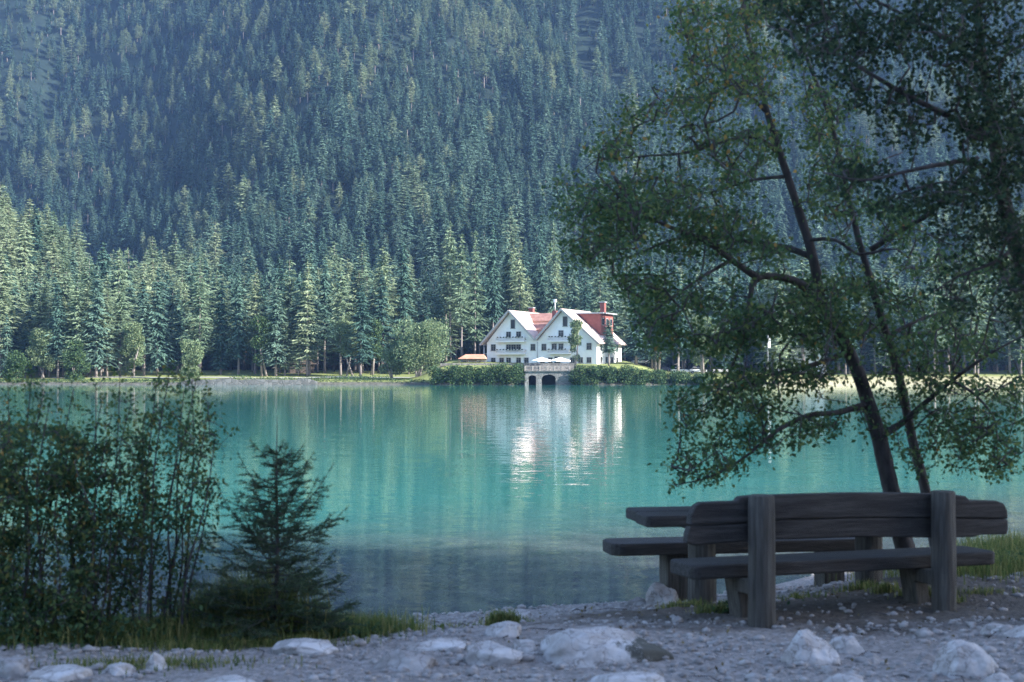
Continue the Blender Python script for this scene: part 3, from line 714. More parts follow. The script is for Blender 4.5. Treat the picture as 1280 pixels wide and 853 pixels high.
for u, z in ((6.9, 7.35), (9.5, 7.35), (6.9, 4.35), (8.2, 4.35), (9.5, 4.35), (2.9, 4.4), (13.2, 4.4), (20.3, 7.5), (20.3, 4.45), (16.0, 4.4), (27.3, 4.5), (23.3, 4.45), (18.6, 4.45)): window(u, z, 1.15, 1.5)
for u in (2.9, 5.1, 6.9, 9.5, 11.5, 15.6, 17.6, 23.2, 25.2, 27.3): window(u, 1.35, 1.1, 1.25)
for y in (2.5, 6.0, 9.5, 13.0):
    for z in (1.4, 4.2): window(0, z, 1.1, 1.4, y=y, side=True)
MB().box((19.4, -.03, 1.05), (1.5, .10, 2.3)).build('door', M['glass'], hotel)
# balconies
def balcony(u0, u1, z, d=1.3):
    s = MB().box(((u0 + u1) / 2, -d / 2, z), (u1 - u0, d, .22)).build('balcony', M['white_wall'], hotel)
    rl = MB(); L_ = u1 - u0
    rl.box(((u0 + u1) / 2, -d + .05, z + 1.05), (L_, .10, .10)); rl.box(((u0 + u1) / 2, -d + .05, z + .25), (L_, .08, .08))
    k = int(L_ / .22)
    for q in range(k + 1): rl.box((u0 + .06 + (L_ - .12) * q / k, -d + .05, z + .65), (.09, .05, .74))
    for uu in (u0 + .05, u1 - .05):
        rl.box((uu, -d / 2 - .02, z + 1.05), (.09, d - .2, .09)); rl.box((uu, -d / 2 - .02, z + .6), (.06, d - .2, .5))
    rl.build('railing', M['palewood'], s)
    fb = MB(); r = random.Random(int(u0 * 10 + z))
    for q in range(int(L_ / .8)):
        uu = u0 + .5 + q * .8 + r.uniform(-.1, .1)
        fb.box((uu, -d - .12, z + 1.0), (.34, .2, .14)); fb.box((uu + r.uniform(-.1, .1), -d - .12, z + 1.12), (.26, .22, .12), rz=r.uniform(-.3, .3))
    fb.build('flower_box', M['hedge'], s)
balcony(4.1, 11.4, 2.85); balcony(4.1, 11.4, 5.75); balcony(17.4, 22.8, 2.85); balcony(17.4, 22.8, 5.75)
MB().tube([(14.35, -.16, 5.7), (14.35, -.16, -.2)], .08, 6).build('downpipe', M['metal'], hotel)
# terrace side building (left porch)
MB().box((.55, 3, 2.0), (1.2, 5, .2)).tube([(.1, .7, -.5), (.1, .7, 5.2)], .12, 6).box((.5, 3, 3.0), (1.0, 4.4, .1)).build('porch', M['palewood'], hotel)

# left annex: low orange roofed shelter
ax = tag(empty('shelter', (PX(591, 334), 334, 3.7), R(-6)), 'low open shelter with orange tiled roof left of the hotel', 'shelter')
mb = MB(); mb.add([(-3.3, -2, 1.9), (3.3, -2, 1.9), (2.6, 0.2, 3.0), (-1.7, .2, 3.0), (3.3, 2.4, 1.9), (-3.3, 2.4, 1.9)], [(0, 1, 2, 3), (3, 2, 4, 5), (0, 3, 5), (1, 4, 2), (0, 5, 4, 1)])
mb.build('roof', M['tile_orange'], ax)
for sx_ in (-3, -1, 1, 3): MB().box((sx_, -1.8, .9), (.18, .18, 2.0)).build('post', M['hutwood'], ax)
MB().box((0, 2.1, .85), (6.2, .2, 2.0)).build('back_wall', M['white_wall'], ax)
# stone wall in front of the annex and hotel
Y0 = 322.
wl = MB().box((-.8, 323.2, 3.5), (31, .5, 2.0)).build('garden_wall', M['stone']); tag(wl, 'low pale stone wall along the hotel garden above the bushes', 'wall')

# boathouse terrace with two arches
bx0, bx1, by = PX(656, 309.), PX(717, 309.), 309.0
bh = tag(empty('boathouse_terrace', (0, 0, 0)), 'grey stone boathouse terrace with two dark arches on the water', 'terrace')
arch = [(PX(665.5, by), .80, 1.75), (PX(686, by), 1.50, 1.9)]
TOPZ = 2.6
mb = MB(); xs_ = sorted(set(list(np.linspace(bx0, bx1, 24)) + [c_ + r_ * q for c_, r_, _ in arch for q in np.linspace(-1, 1, 17)]))
def arch_z(x):
    for c_, r_, top in arch:
        if abs(x - c_) <= r_ + 1e-6:
            q = min(1, abs(x - c_) / r_); return top - r_ * .55 + r_ * .55 * math.sqrt(max(0, 1 - q * q))
    return None
for a, c_ in zip(xs_[:-1], xs_[1:]):
    mid = arch_z((a + c_) / 2)
    za, zc = (arch_z(a), arch_z(c_)) if mid is not None else (-1.2, -1.2)
    mb.add([(a, by, za), (c_, by, zc), (c_, by, TOPZ), (a, by, TOPZ), (a, by + 1.2, za), (c_, by + 1.2, zc)], [(0, 1, 2, 3), (0, 4, 5, 1)])
for c_, r_, top in arch:
    for s_ in (-1, 1): mb.add([(c_ + s_ * r_, by, -1.2), (c_ + s_ * r_, by + 5, -1.2), (c_ + s_ * r_, by + 5, top - r_ * .55), (c_ + s_ * r_, by, top - r_ * .55)], [(0, 1, 2, 3)])
mb.add([(bx0, by, -1.2), (bx0, by + 14, -1.2), (bx0, by + 14, TOPZ), (bx0, by, TOPZ), (bx1, by, -1.2), (bx1, by + 14, -1.2), (bx1, by + 14, TOPZ), (bx1, by, TOPZ)], [(0, 3, 2, 1), (4, 5, 6, 7), (3, 7, 6, 2)])
BW = mb.build('wall', M['stone'], bh)
for c_, r_, top in arch: MB().box((c_, by + 3.6, 0), (r_ * 2 + .4, .2, 4.6)).box((c_, by + 2.4, top + .3), (r_ * 2 + .4, 2.2, .2)).build('arch_shade', M['tyre'], bh)  # near-black panels, the shade inside the arches put into their colour
MB().box(((bx0 + bx1) / 2, by - .02, TOPZ + .09), (bx1 - bx0 + .3, .6, .18)).build('coping', M['stone'], bh)
rl = MB(); L_ = bx1 - bx0
rl.box(((bx0 + bx1) / 2, by + .05, TOPZ + 1.15), (L_, .12, .12)); rl.box(((bx0 + bx1) / 2, by + .05, TOPZ + .35), (L_, .08, .08))
for k in range(40): rl.box((bx0 + .1 + (L_ - .2) * k / 39, by + .05, TOPZ + .66), (.09 if k % 6 else .3, .07 if k % 6 else .2, .98))
rl.build('railing', M['timber'], bh)
# parasols and tables on the terrace
def parasol(x, y, z, w, label):
    root = tag(empty('parasol', (x, y, z)), label, 'parasol')
    MB().tube([(0, 0, 0), (0, 0, 2.9)], .05, 6).build('pole', M['metal'], root)
    mb = MB(); n_ = 8; vs = [(0, 0, 3.15)] + [(w / 2 * math.cos(R(45 * k + 22.5)) * 1.06, w / 2 * math.sin(R(45 * k + 22.5)), 2.42) for k in range(n_)] + [(w / 2 * math.cos(R(45 * k + 22.5)) * 1.06, w / 2 * math.sin(R(45 * k + 22.5)), 2.15) for k in range(n_)]
    mb.add(vs, [(0, 1 + k, 1 + (k + 1) % n_) for k in range(n_)] + [(1 + k, 1 + n_ + k, 1 + n_ + (k + 1) % n_, 1 + (k + 1) % n_) for k in range(n_)])
    mb.build('canopy', M['fabric'], root)
parasol(PX(677, 312.6), 312.6, TOPZ, 4.6, 'large white parasol at the left of the boathouse terrace'); parasol(PX(700, 312.6), 312.6, TOPZ, 4.6, 'large white parasol at the right of the boathouse terrace')
def terrace_table(x, y):
    root = tag(empty('terrace_table', (x, y, TOPZ)), 'small dark cafe table behind the boathouse railing', 'table', 'cafe tables on the terrace')
    MB().tube([(0, 0, .72), (0, 0, .77)], .5, 12).build('table_top', M['timber'], root); MB().tube([(0, 0, 0), (0, 0, .72)], .05, 6).tube([(0, 0, 0), (0, 0, .05)], .25, 8).build('leg', M['metal'], root)
    return root
t0_ = terrace_table(bx0 + 1.4, 311.5)
for k, (dx, yy_) in enumerate(((3.6, 312), (5.6, 311.4), (7.6, 312.2), (9.4, 311.5))):
    c_ = copy_tree(t0_); c_.location = (bx0 + dx, yy_, TOPZ)

# white house glimpsed right of the hotel, behind the trees
wh = tag(empty('white_house', (PX(1003, 352.), 352., FZ(PX(1003, 352.), 352.)), R(-18)), 'white house with grey roof half hidden by trees right of the lawn', 'house')
mb = MB(); pl = [(-5.5, -1), (5.5, -1), (5.5, 5.2), (0, 8.6), (-5.5, 5.2)]; k = 5
mb.add([(x, -4, z) for x, z in pl] + [(x, 5, z) for x, z in pl], [tuple(range(k)), tuple(range(2 * k - 1, k - 1, -1))] + [(i, i + k, (i + 1) % k + k, (i + 1) % k) for i in range(k)])
mb.build('wall', M['white_wall'], wh); rl = MB(); slab(rl, (-6.4, 4.75), (0, 8.7), -5, 6); slab(rl, (0, 8.7), (6.4, 4.75), -5, 6); rl.build('roof', M['metal'], wh)
for u in (-3, 0, 3):
    for z in (1.4, 4.1): MB().box((u, -4.03, z), (1.1, .1, 1.4)).build('window', M['glass'], wh)
fp = tag(empty('flag_pole', (PX(960, 322.), 322., FZ(PX(960, 322.), 322.))), 'white pole with a hanging white banner on the right lawn', 'flagpole')
MB().tube([(0, 0, 0), (0, 0, 10.2)], [.07, .04], 8).build('pole', M['metal'], fp); MB().box((.32, 0, 8.4), (.55, .05, 2.8)).build('banner', M['fabric'], fp)

# parked cars right of the hotel
def car(x, y, z, rz, paint, label):
    root = tag(empty('parked_car', (x, y, z), rz), label, 'car', None)
    mb = MB(); prof = [(-2.1, .35), (2.1, .35), (2.15, .75), (1.9, .92), (1.0, 1.0), (-1.85, 1.02), (-2.12, .8)]
    mb.prism(prof, 1.72, Matrix.Translation((0, .86, 0)) @ Matrix.Rotation(R(90), 4, 'X')); B = mb.build('body', paint, root, .08)
    cab = [(-1.75, .99), (.95, .98), (.35, 1.46), (-1.25, 1.48)]
    MB().prism(cab, 1.46, Matrix.Translation((0, .73, 0)) @ Matrix.Rotation(R(90), 4, 'X')).build('cabin', M['glass'], root, .05)
    MB().prism([(-1.3, 1.445), (.38, 1.425), (.3, 1.50), (-1.2, 1.52)], 1.40, Matrix.Translation((0, .70, 0)) @ Matrix.Rotation(R(90), 4, 'X')).build('roof', paint, root, .03)
    for a in (-1.3, 1.3):
        for s_ in (-1, 1):
            wq = MB().tube([(a, s_ * .72, .32), (a, s_ * .9, .32)], .32, 14).build('wheel', M['tyre'], root)
            MB().tube([(a, s_ * .88, .32), (a, s_ * .915, .32)], .18, 10).build('rim', M['metal'], wq)
    for s_ in (-.6, .6): MB().box((2.12, s_, .72), (.08, .32, .14)).build('headlight', M['fabric'], root)
for px, Y, paint, lab in ((800, 345, 'car_silver', 'silver parked car nearest to the hotel side wall'), (829, 346, 'car_blue', 'dark blue parked car behind the forked leafy tree'), (849, 344, 'car_white', 'white parked car in the middle of the lawn edge'), (872, 346, 'car_white', 'white parked car beneath the bright leafy tree'), (900, 345, 'car_silver', 'silver parked car at the right end of the parking row')):
    x = PX(px, Y); car(x, Y, FZ(x, Y) + .02, R(random.uniform(-10, 15)), M[paint], lab)

# ragged scrub and stones along the far waterline
r_ = np.random.default_rng(44); X = r_.uniform(-150, 150, 26000)
X = X[(X < -19) | ((X > 33) & (X < 56))]; hgt = np.clip((fbm(X * .09, X * 0 + 2, 66, 4) - .42) * 7, 0, 1) * 1.5 + .12
tt = .5 + r_.gamma(1.6, .8, len(X)); Yv = far_shore(X) + tt; C = np.stack([X, Yv, far_z(X, Yv) + hgt * r_.random(len(X)) * np.exp(-tt * .18)], 1)
V, F = leaves(C, r_.uniform(.16, .38, len(C)), .6, r_, .6)
tag(link('shore_scrub', np_mesh('shore_scrub', V, F, False, r_.random(len(C))), M['hedge']), 'ragged low scrub along the far waterline', 'scrub', kind='stuff')

# wooden hut among the trunks, stone embankment along the shore path
x = PX(378, 346.); hut = tag(empty('wooden_hut', (x, 346., FZ(x, 346.)), R(8)), 'small dark wooden hut among tree trunks left of the willow', 'hut')
MB().box((0, 0, 1.0), (6, 3.4, 2.4)).build('wall', M['hutwood'], hut)
mb = MB(); slab(mb, (-2.2, 2.1), (0, 3.2), -3.4, 3.4, .12); slab(mb, (0, 3.2), (2.2, 2.1), -3.4, 3.4, .12); rf_ = mb.build('roof', M['hutwood'], hut); rf_.rotation_euler.z = R(90)
MB().box((-1, -1.73, .9), (1.0, .06, 1.9)).build('door', M['tyre'], hut)
x0, x1 = PX(238, 322.), PX(402, 318.)
mb = MB(); k = 60; ev = []
for i in range(k + 1):
    a = x0 + (x1 - x0) * i / k; sy = float(far_shore(np.array([a]))[0]); tp = .75 + .35 * float(vn(a * .5, 0, 33)) - .6 * max(0, 1 - i / 4) - .6 * max(0, 1 - (k - i) / 4)
    ev += [(a, sy - .25, -.9), (a, sy - .05, tp), (a, sy + .7, tp + .02), (a, sy + .75, -.9)]
mb.add(ev, [(4 * i + q, 4 * i + 4 + q, 4 * i + 5 + q, 4 * i + 1 + q) for i in range(k) for q in range(3)])
M['stone_dark'] = stone_mat('dark embankment masonry', (.07, .07, .068), (.15, .147, .142), (.09, .088, .082), 1.1)
tag(mb.build('embankment_wall', M['stone_dark']), 'grey stone embankment along the waterline below the conifers', 'wall')
# shore path: pale gravel ribbon
pv = []; xs_ = np.linspace(PX(60, 333), PX(560, 333), 90)
for x in xs_:
    sy = float(far_shore(np.array([x]))[0])
    for t in (14.0, 16.6): pv.append((x, sy + t, FZ(x, sy + t) + .10))
M['path'] = surf('pale path gravel', (.30, .29, .27), (.42, .41, .39), 2, .95)
tag(MB().add(pv, [(2 * i, 2 * i + 2, 2 * i + 3, 2 * i + 1) for i in range(len(xs_) - 1)]).build('shore_path', M['path']), kind='structure')

# ------------------------------------------------------------------ the picnic benches
def rounded(L0, L1, w, r=.09):
    """top view outline of a plank from L0 to L1, depth 0..w, with rounded corners"""
    out = []
    for cx, cy, a0 in ((L1 - r, r, -90), (L1 - r, w - r, 0), (L0 + r, w - r, 90), (L0 + r, r, 180)):
        for k in range(5): a = R(a0 + 22.5 * k); out.append((cx + r * math.cos(a), cy + r * math.sin(a)))
    return out
def log(mb, x, y, z0, z1, r, seed=0, lean=(0, 0)):
    rr = random.Random(seed); k = 9
    mb.tube([(x + lean[0] * q / (k - 1), y + lean[1] * q / (k - 1), z0 + (z1 - z0) * q / (k - 1)) for q in range(k)], [r * (1.06 - .06 * q / (k - 1)) * (1 + rr.uniform(-.025, .025)) for q in range(k)], 18)
# near bench with the high back
A = Vector((1.655, 9.46)); B_ = Vector((3.0, 9.92)); E = (B_ - A).normalized(); NN = Vector((-E.y, E.x)); ang = math.atan2(E.y, E.x)
bench = tag(empty('log_bench', (A.x, A.y, 0), ang), 'dark weathered bench with high plank back facing the lake', 'bench')
SP = (B_ - A).length
def on_bench(px, py, off):
    """photo point on the upright plane OFF metres behind the posts -> (along, z)"""
    k = (px - 640) / FPX; O = A + NN * off
    u = (k * O.y - O.x) / (E.x - k * E.y); Y = O.y + u * E.y
    return u, CAMZ + (HOR - py) / FPX * Y
for u, z1, r, sd in ((0, .86, .088, 1), (SP, .85, .082, 2)):
    mb = MB(); log(mb, u, 0, -.25, z1, r, sd); mb.build('post', M['logwood'], bench, .012)
def board(pts, off, th, name):
    pl = [on_bench(px, py, off) for px, py in pts]
    if sum(a[0] * c_[1] - c_[0] * a[1] for a, c_ in zip(pl, pl[1:] + pl[:1])) < 0: pl.reverse()
    Mx = Matrix.Translation((0, off + th, 0)) @ Matrix.Rotation(R(90), 4, 'X')
    return MB().prism(pl, th, Mx).build(name, M['wood'], bench, .012)
board([(862, 656), (864, 643), (870, 632), (877, 628), (900, 627), (921, 626.5), (925, 621), (940, 619.5), (1000, 617.5), (1060, 616), (1130, 616), (1192, 618), (1206, 620), (1212, 625), (1245, 626), (1254, 629), (1258, 637), (1259, 648.6), (1190, 647.4), (1080, 646.8), (980, 648.8), (920, 653.8)], .087, .075, 'backrest')
board([(858, 678), (859, 668), (862, 658), (920, 655), (980, 650), (1080, 647.2), (1190, 647.8), (1259, 649), (1259, 662), (1257, 668), (1226, 668), (1216, 671), (1180, 672), (1080, 671), (960, 675), (900, 679), (870, 682)], .089, .075, 'backrest')
sz = .385
u0, _ = on_bench(838, 700, .52); u1, _ = on_bench(1243, 697, .2)
MB().prism(rounded(u0, u1, .40, .06), .095, Matrix.Translation((0, .175, sz - .095))).build('seat', M['wood'], bench, .014)
for u, s_ in ((on_bench(928, 735, .34)[0], -1), (on_bench(1146, 725, .34)[0], -1)):
    MB().box((u, .36, .02), (.11, .18, .58), ry=R(9 * s_)).build('leg', M['logwood'], bench, .012)
for u in (0, SP): MB().box((u, .10, .24), (.12, .34, .10)).build('bearer', M['logwood'], bench, .01)
# table
E2 = Vector((.975, .175)).normalized(); ang2 = math.atan2(E2.y, E2.x)
tY = 10.55; tb = tag(empty('picnic_table', (PX(808, tY), tY, 0), ang2), 'heavy plank picnic table between the two benches', 'table')
zt = .61
MB().prism(rounded(0, 2.2, .36, .05), .085, Matrix.Translation((0, 0, zt - .085))).build('table_top', M['wood'], tb, .014)
MB().prism(rounded(.02, 2.2, .36, .05), .085, Matrix.Translation((0, .37, zt - .083))).build('table_top', M['wood'], tb, .014)
for u, sd in ((.52, 5), (1.88, 6)):
    mb = MB(); log(mb, u, .30, -.45, zt - .155, .105, sd); mb.build('leg', M['logwood'], tb, .012)
    MB().box((u, .36, zt - .12), (.14, .62, .07)).build('bearer', M['wood'], tb, .01)
# far bench
fY = 12.0; fb = tag(empty('backless_bench', (PX(765, fY), fY, 0), ang2), 'low backless plank bench nearest to the water', 'bench')
zf = .235
MB().prism(rounded(0, 2.27, .44, .11), .105, Matrix.Translation((0, 0, zf - .105))).build('seat', M['wood'], fb, .014)
for u in (.60, 2.02): MB().box((u, .22, -.20), (.19, .26, .68)).build('leg', M['logwood'], fb, .015)

# ------------------------------------------------------------------ rocks
import bmesh
def make_rock(name, w, d_, h, seed, mtl, peak=0.0, flat=.0):
    r = np.random.default_rng(seed); bm = bmesh.new(); bmesh.ops.create_icosphere(bm, subdivisions=5, radius=1)
    V = np.array([v_.co for v_ in bm.verts]); F = np.array([[v_.index for v_ in f.verts] for f in bm.faces]); bm.free()
    for k in range(15):        # planar cuts make it angular
        nrm = unit(r.normal(size=3) * np.array([1, 1, .8])); dd = r.uniform(.62, .92); q = V @ nrm; ov = np.maximum(q - dd, 0); V = V - nrm * (ov * .9)[:, None]
    f = (fbm(V[:, 0] * 2 + 9, V[:, 1] * 2 + V[:, 2] * 1.7, seed, 4) - .47) * .34 + (fbm(V[:, 0] * 8, V[:, 1] * 8 + V[:, 2] * 7, seed + 3, 3) - .44) * .08
    V = V * (1 + f)[:, None]
    V[:, 2] = np.where(V[:, 2] > 0, V[:, 2] * (1 - flat), V[:, 2])
    if peak: V[:, :2] *= (1 - peak * np.clip(V[:, 2], 0, 1))[:, None]; V[:, 0] -= peak * .35 * np.clip(V[:, 2], 0, 1)
    lo, hi = V.min(0), V.max(0); V[:, 0] = (V[:, 0] - (lo[0] + hi[0]) / 2) / (hi[0] - lo[0]) * w; V[:, 1] = (V[:, 1] - (lo[1] + hi[1]) / 2) / (hi[1] - lo[1]) * d_; V[:, 2] = V[:, 2] / hi[2] * h
    V[:, 2] = np.maximum(V[:, 2], -.6 * h)
    return np_mesh(name, V, F, True)
def rock(px0, px1, py0, py1, label, seed, mtl='rock', peak=0., flat=.0, name='boulder', dr=.65):
    gz = 0.0; cx = (px0 + px1) / 2
    for k in range(6):
        Y = (CAMZ - gz) * FPX / (py1 - HOR); w = (px1 - px0) / FPX * Y; d_ = w * dr; gz = max(NZ(PX(cx, Y + d_ * .3), Y + d_ * .3), WZ - .08)
    Yc = Y + d_ * .42; gz = NZ(PX(cx, Yc), Yc); h = CAMZ + (HOR - py0) / FPX * (Yc + d_ * .1) - gz
    o = link(name, make_rock(name, w, d_, max(h, .03), seed, None, peak, flat), M[mtl]); o.location = (PX(cx, Yc), Yc, gz)
    return tag(o, label, 'rock')
rock(673, 842, 781, 830, 'largest pale boulder with shade painted on its right side in the foreground', 3, 'rock_shaded_side', .15, .1)
rock(582, 655, 799, 832, 'pale boulder just left of the largest boulder', 5, 'rock', .1, .2)
rock(640, 672, 798, 817, 'small white stone touching the left end of the largest boulder', 8)
rock(463, 548, 809, 838, 'flat grey rock with shaded front near the middle of the gravel', 11, 'rock_dark', .1, .3)
rock(973, 1048, 785, 830, 'pointed pale boulder in front of the near bench post', 14, 'rock', .45, .0)
rock(1030, 1078, 792, 816, 'low boulder behind the pointed boulder', 17, 'rock', .1, .1)
rock(1163, 1242, 797, 842, 'rounded pale boulder at the right in front of the bench', 20, 'rock', .25, .0)
rock(730, 835, 837, 866, 'flat pale rock cut by the bottom edge below the largest boulder', 23, 'rock', .1, .3)
rock(1022, 1088, 839, 866, 'flat rock cut by the bottom edge below the pointed boulder', 26, 'rock', .1, .2)
rock(806, 850, 726, 752, 'pale wet boulder on the waterline beside the backless bench', 29, 'rock', .2, .1)
rock(606, 652, 775, 794, 'low flat stone on the gravel behind the pale boulders', 32, 'rock', .0, .3)
rock(180, 214, 813, 838, 'white angular stone in front of the shrubs at left', 35, 'rock', .2, .0)
rock(-12, 44, 820, 848, 'grey boulder in the bottom left corner', 38, 'rock_dark', .1, .1)
rock(40, 116, 829, 852, 'long flat pale stone beside the corner boulder', 41, 'rock', .0, .3)
rock(508, 584, 796, 811, 'long low pale stone left of the pale boulders', 44, 'rock', .0, .3)
rock(628, 668, 759, 770, 'flat stone on the waterline right of the grass tuft', 47, 'rock', .0, .2)
rock(1222, 1262, 777, 792, 'small flat stone right of the bench near the edge', 50, 'rock', .0, .2)
rock(1252, 1292, 779, 796, 'stone cut by the right edge in front of the bench', 53, 'rock', .0, .2)
rock(1220, 1268, 838, 862, 'pale stone in the bottom right corner', 56, 'rock', .1, .1)
rock(782, 808, 745, 754, 'small wet stone left of the waterline boulder', 59, 'rock_dark', .0, .2)
rock(340, 425, 796, 816, 'low mound of pale rock on the gravel right of the sapling grass', 62, 'rock', .0, .35)
rock(126, 172, 826, 842, 'flat stone left of the white angular stone', 65, 'rock', .0, .3)
rock(1142, 1168, 812, 828, 'fist sized stone left of the rounded pale boulder', 68, 'rock_dark', .1, .0)
rock(1070, 1106, 812, 828, 'grey stone right of the pointed boulder pair', 71, 'rock_dark', .1, .0)
rock(250, 330, 842, 862, 'flat rock cut by the bottom edge at left', 74, 'rock', .0, .3)

# twigs fallen on the gravel
tw = MB(); rq = random.Random(12)
for k in range(70):
    x = rq.uniform(-2.8, 5); y = rq.uniform(7.6, 11.5); a = rq.uniform(0, 6.28); ln = rq.uniform(.05, .28); z = NZ(x, y) + .01
    tw.tube([(x, y, z), (x + math.cos(a) * ln * .5, y + math.sin(a) * ln * .5, z + rq.uniform(.004, .02)), (x + math.cos(a + .3) * ln, y + math.sin(a + .3) * ln, z + .004)], [.004, .003, .0015], 5, False)
tag(tw.build('fallen_twigs', M['bark']), 'thin dry twigs lying on the gravel', 'twigs', kind='stuff')

# gravel stones and cobbles: too many to count
ico = bmesh.new(); bmesh.ops.create_icosphere(ico, subdivisions=1, radius=1)
IV = np.array([v_.co for v_ in ico.verts]); IF = np.array([[v_.index for v_ in f.verts] for f in ico.faces]); ico.free()
def pebbles(k, seed):
    r = np.random.default_rng(seed); X = r.uniform(-4.2, 6.0, k * 2); Y = 7.0 + 7.4 * r.random(k * 2) ** 1.3
    sh = np.interp(X, SHX, SHY); ok = (Y < sh + .3) & (vn(X * 1.3, Y * 1.3, 77) + .35 * r.random(k * 2) > .48) & ~((X < -1.1) & (Y > 8.75)) & ~((((X - 2.4) / 2.2) ** 2 + ((Y - 10.5) / 1.0) ** 2 < 1) & (r.random(k * 2) < .85)); X = X[ok][:k]; Y = Y[ok][:k]; k = len(X)
    s = .006 + .022 * r.random(k) ** 3.0 + (r.random(k) > .985) * r.uniform(.01, .035, k); Z = near_z(X, Y)
    dim = np.stack([s * r.uniform(.8, 1.5, k), s * r.uniform(.8, 1.5, k), s * r.uniform(.5, .9, k)], 1); a = r.uniform(0, 6.28, k)
    V = IV[None] * dim[:, None, :] * r.uniform(.75, 1.2, (k, 12, 1)); c_, s_ = np.cos(a)[:, None], np.sin(a)[:, None]
    x = V[..., 0] * c_ - V[..., 1] * s_; y = V[..., 0] * s_ + V[..., 1] * c_
    V = np.stack([x + X[:, None], y + Y[:, None], V[..., 2] + Z[:, None] + .2 * s[:, None]], -1).reshape(-1, 3)
    F = (IF[None] + (np.arange(k) * 12)[:, None, None]).reshape(-1, 3)
    return np_mesh('gravel', V, F, False)
tag(link('gravel', pebbles(15000, 4), M['gravel_stone']), 'loose grey gravel and cobbles on the shore', 'gravel', kind='stuff')

# ------------------------------------------------------------------ grass
def blades(spots, seed):
    """spots: (px, py, rx, ry, n, height)"""
    r = np.random.default_rng(seed); B0 = []; H = []
    for px, py, rx, ry, k, h in spots:
        Y = (CAMZ + .05) * FPX / (py - HOR); x = PX(px, Y)
        a = r.normal(size=(k, 2)) * np.array([rx, ry]) * .6; X = x + a[:, 0]; Yv = Y + a[:, 1]; Z = near_z(X, Yv)
        ok = Z > WZ - .03; B0.append(np.stack([X, Yv, Z], 1)[ok]); H.append((h * r.uniform(.4, 1.25, k))[ok])
    B0 = np.concatenate(B0); H = np.concatenate(H); k = len(B0)
    a = r.uniform(0, 6.28, k); lean = r.uniform(.1, .8, k); d = np.stack([np.cos(a), np.sin(a), 0 * a], 1); sd = np.stack([-np.sin(a), np.cos(a), 0 * a], 1)
    w = (.0022 + .0025 * r.random(k))[:, None]; h = H[:, None]; up = np.array([0, 0, 1.])
    m1 = B0 + up * h * .55 + d * h * lean[:, None] * .22; t = B0 + up * h * (1 - .25 * lean[:, None]) + d * h * lean[:, None] * .75
    V = np.stack([B0 - sd * w, B0 + sd * w, m1 + sd * w * .8, m1 - sd * w * .8, t], 1).reshape(-1, 3)
    i = np.arange(k) * 5; F = np.concatenate([np.stack([i, i + 1, i + 2, i + 2], 1), np.stack([i, i + 2, i + 3, i + 3], 1), np.stack([i + 3, i + 2, i + 4, i + 4], 1)])
    F = np.concatenate([np.stack([i, i + 1, i + 2], 1), np.stack([i, i + 2, i + 3], 1), np.stack([i + 3, i + 2, i + 4], 1)])
    tn = r.random(k); return np_mesh('grass', V, F, False, np.concatenate([tn, tn, tn]))
gs = [(60, 800, .7, .35, 1500, .16), (160, 795, .6, .35, 1500, .14), (240, 795, .5, .3, 1600, .18), (300, 788, .35, .2, 2200, .36), (325, 792, .25, .15, 900, .5), (370, 785, .5, .25, 1500, .18), (440, 778, .35, .2, 1700, .15), (470, 776, .2, .12, 700, .12),
      (230, 815, .35, .12, 600, .07), (320, 808, .5, .12, 700, .07), (190, 840, .5, .15, 900, .05), (520, 772, .3, .06, 350, .05),
      (627, 766, .09, .05, 550, .11), (640, 767, .12, .04, 250, .06), (862, 752, .10, .06, 160, .06), (898, 770, .14, .05, 260, .08), (925, 766, .10, .06, 200, .09), (1000, 752, .2, .05, 120, .06),
      (1104, 752, .10, .05, 220, .09), (1070, 745, .12, .05, 150, .07), (1150, 758, .16, .06, 320, .08), (1180, 764, .10, .05, 180, .07), (1225, 756, .2, .06, 150, .05), (840, 748, .10, .05, 120, .06), (1245, 722, .7, .5, 3500, .16), (1275, 705, .8, .6, 3500, .2), (1200, 728, .5, .3, 1200, .10)]
tag(link('grass', blades(gs, 5), M['grassm']), 'green and dry grass growing along the near shore', 'grass', kind='stuff')
# broad leaved weeds among the grass
r_ = np.random.default_rng(8); C = []
for px, py, rx, ry, k, h in ((300, 782, .35, .15, 240, .10), (380, 780, .4, .15, 300, .12), (420, 778, .3, .12, 180, .10), (40, 800, .6, .3, 700, .25), (110, 800, .5, .25, 400, .2), (200, 790, .4, .2, 260, .12), (1255, 715, .5, .4, 400, .15), (930, 762, .2, .08, 90, .06)):
    Y = CAMZ * FPX / (py - HOR); x = PX(px, Y); a = r_.normal(size=(k, 2)) * np.array([rx, ry]) * .6; X = x + a[:, 0]; Yv = Y + a[:, 1]
    C.append(np.stack([X, Yv, near_z(X, Yv) + h * r_.random(k)], 1))
C = np.concatenate(C); V, F = leaves(C, r_.uniform(.02, .05, len(C)), .9, r_, .7)
tag(link('weeds', np_mesh('weeds', V, F, False, r_.random(len(C)) * .8), M['shrubleaf']), 'low broad leaved weeds among the shore grass', 'weeds', kind='stuff')

# fallen leaves on the gravel
k = 700; X = r_.normal(1.6, 2.2, k); Y = r_.uniform(7.6, 12.5, k); ok = Y < np.interp(X, SHX, SHY) - .3; X = X[ok]; Y = Y[ok]
C = np.stack([X, Y, near_z(X, Y) + .012], 1); V, F = leaves(C, r_.uniform(.018, .04, len(C)), 3.0, r_, .6)
M['litter'] = foliage('fallen leaves', [(0, (.05, .04, .025)), (.6, (.13, .10, .045)), (1, (.22, .17, .06))], .1)
tag(link('fallen_leaves', np_mesh('fallen_leaves', V, F, False, r_.random(len(C))), M['litter']), 'dry fallen leaves scattered on the gravel', 'leaves', kind='stuff')

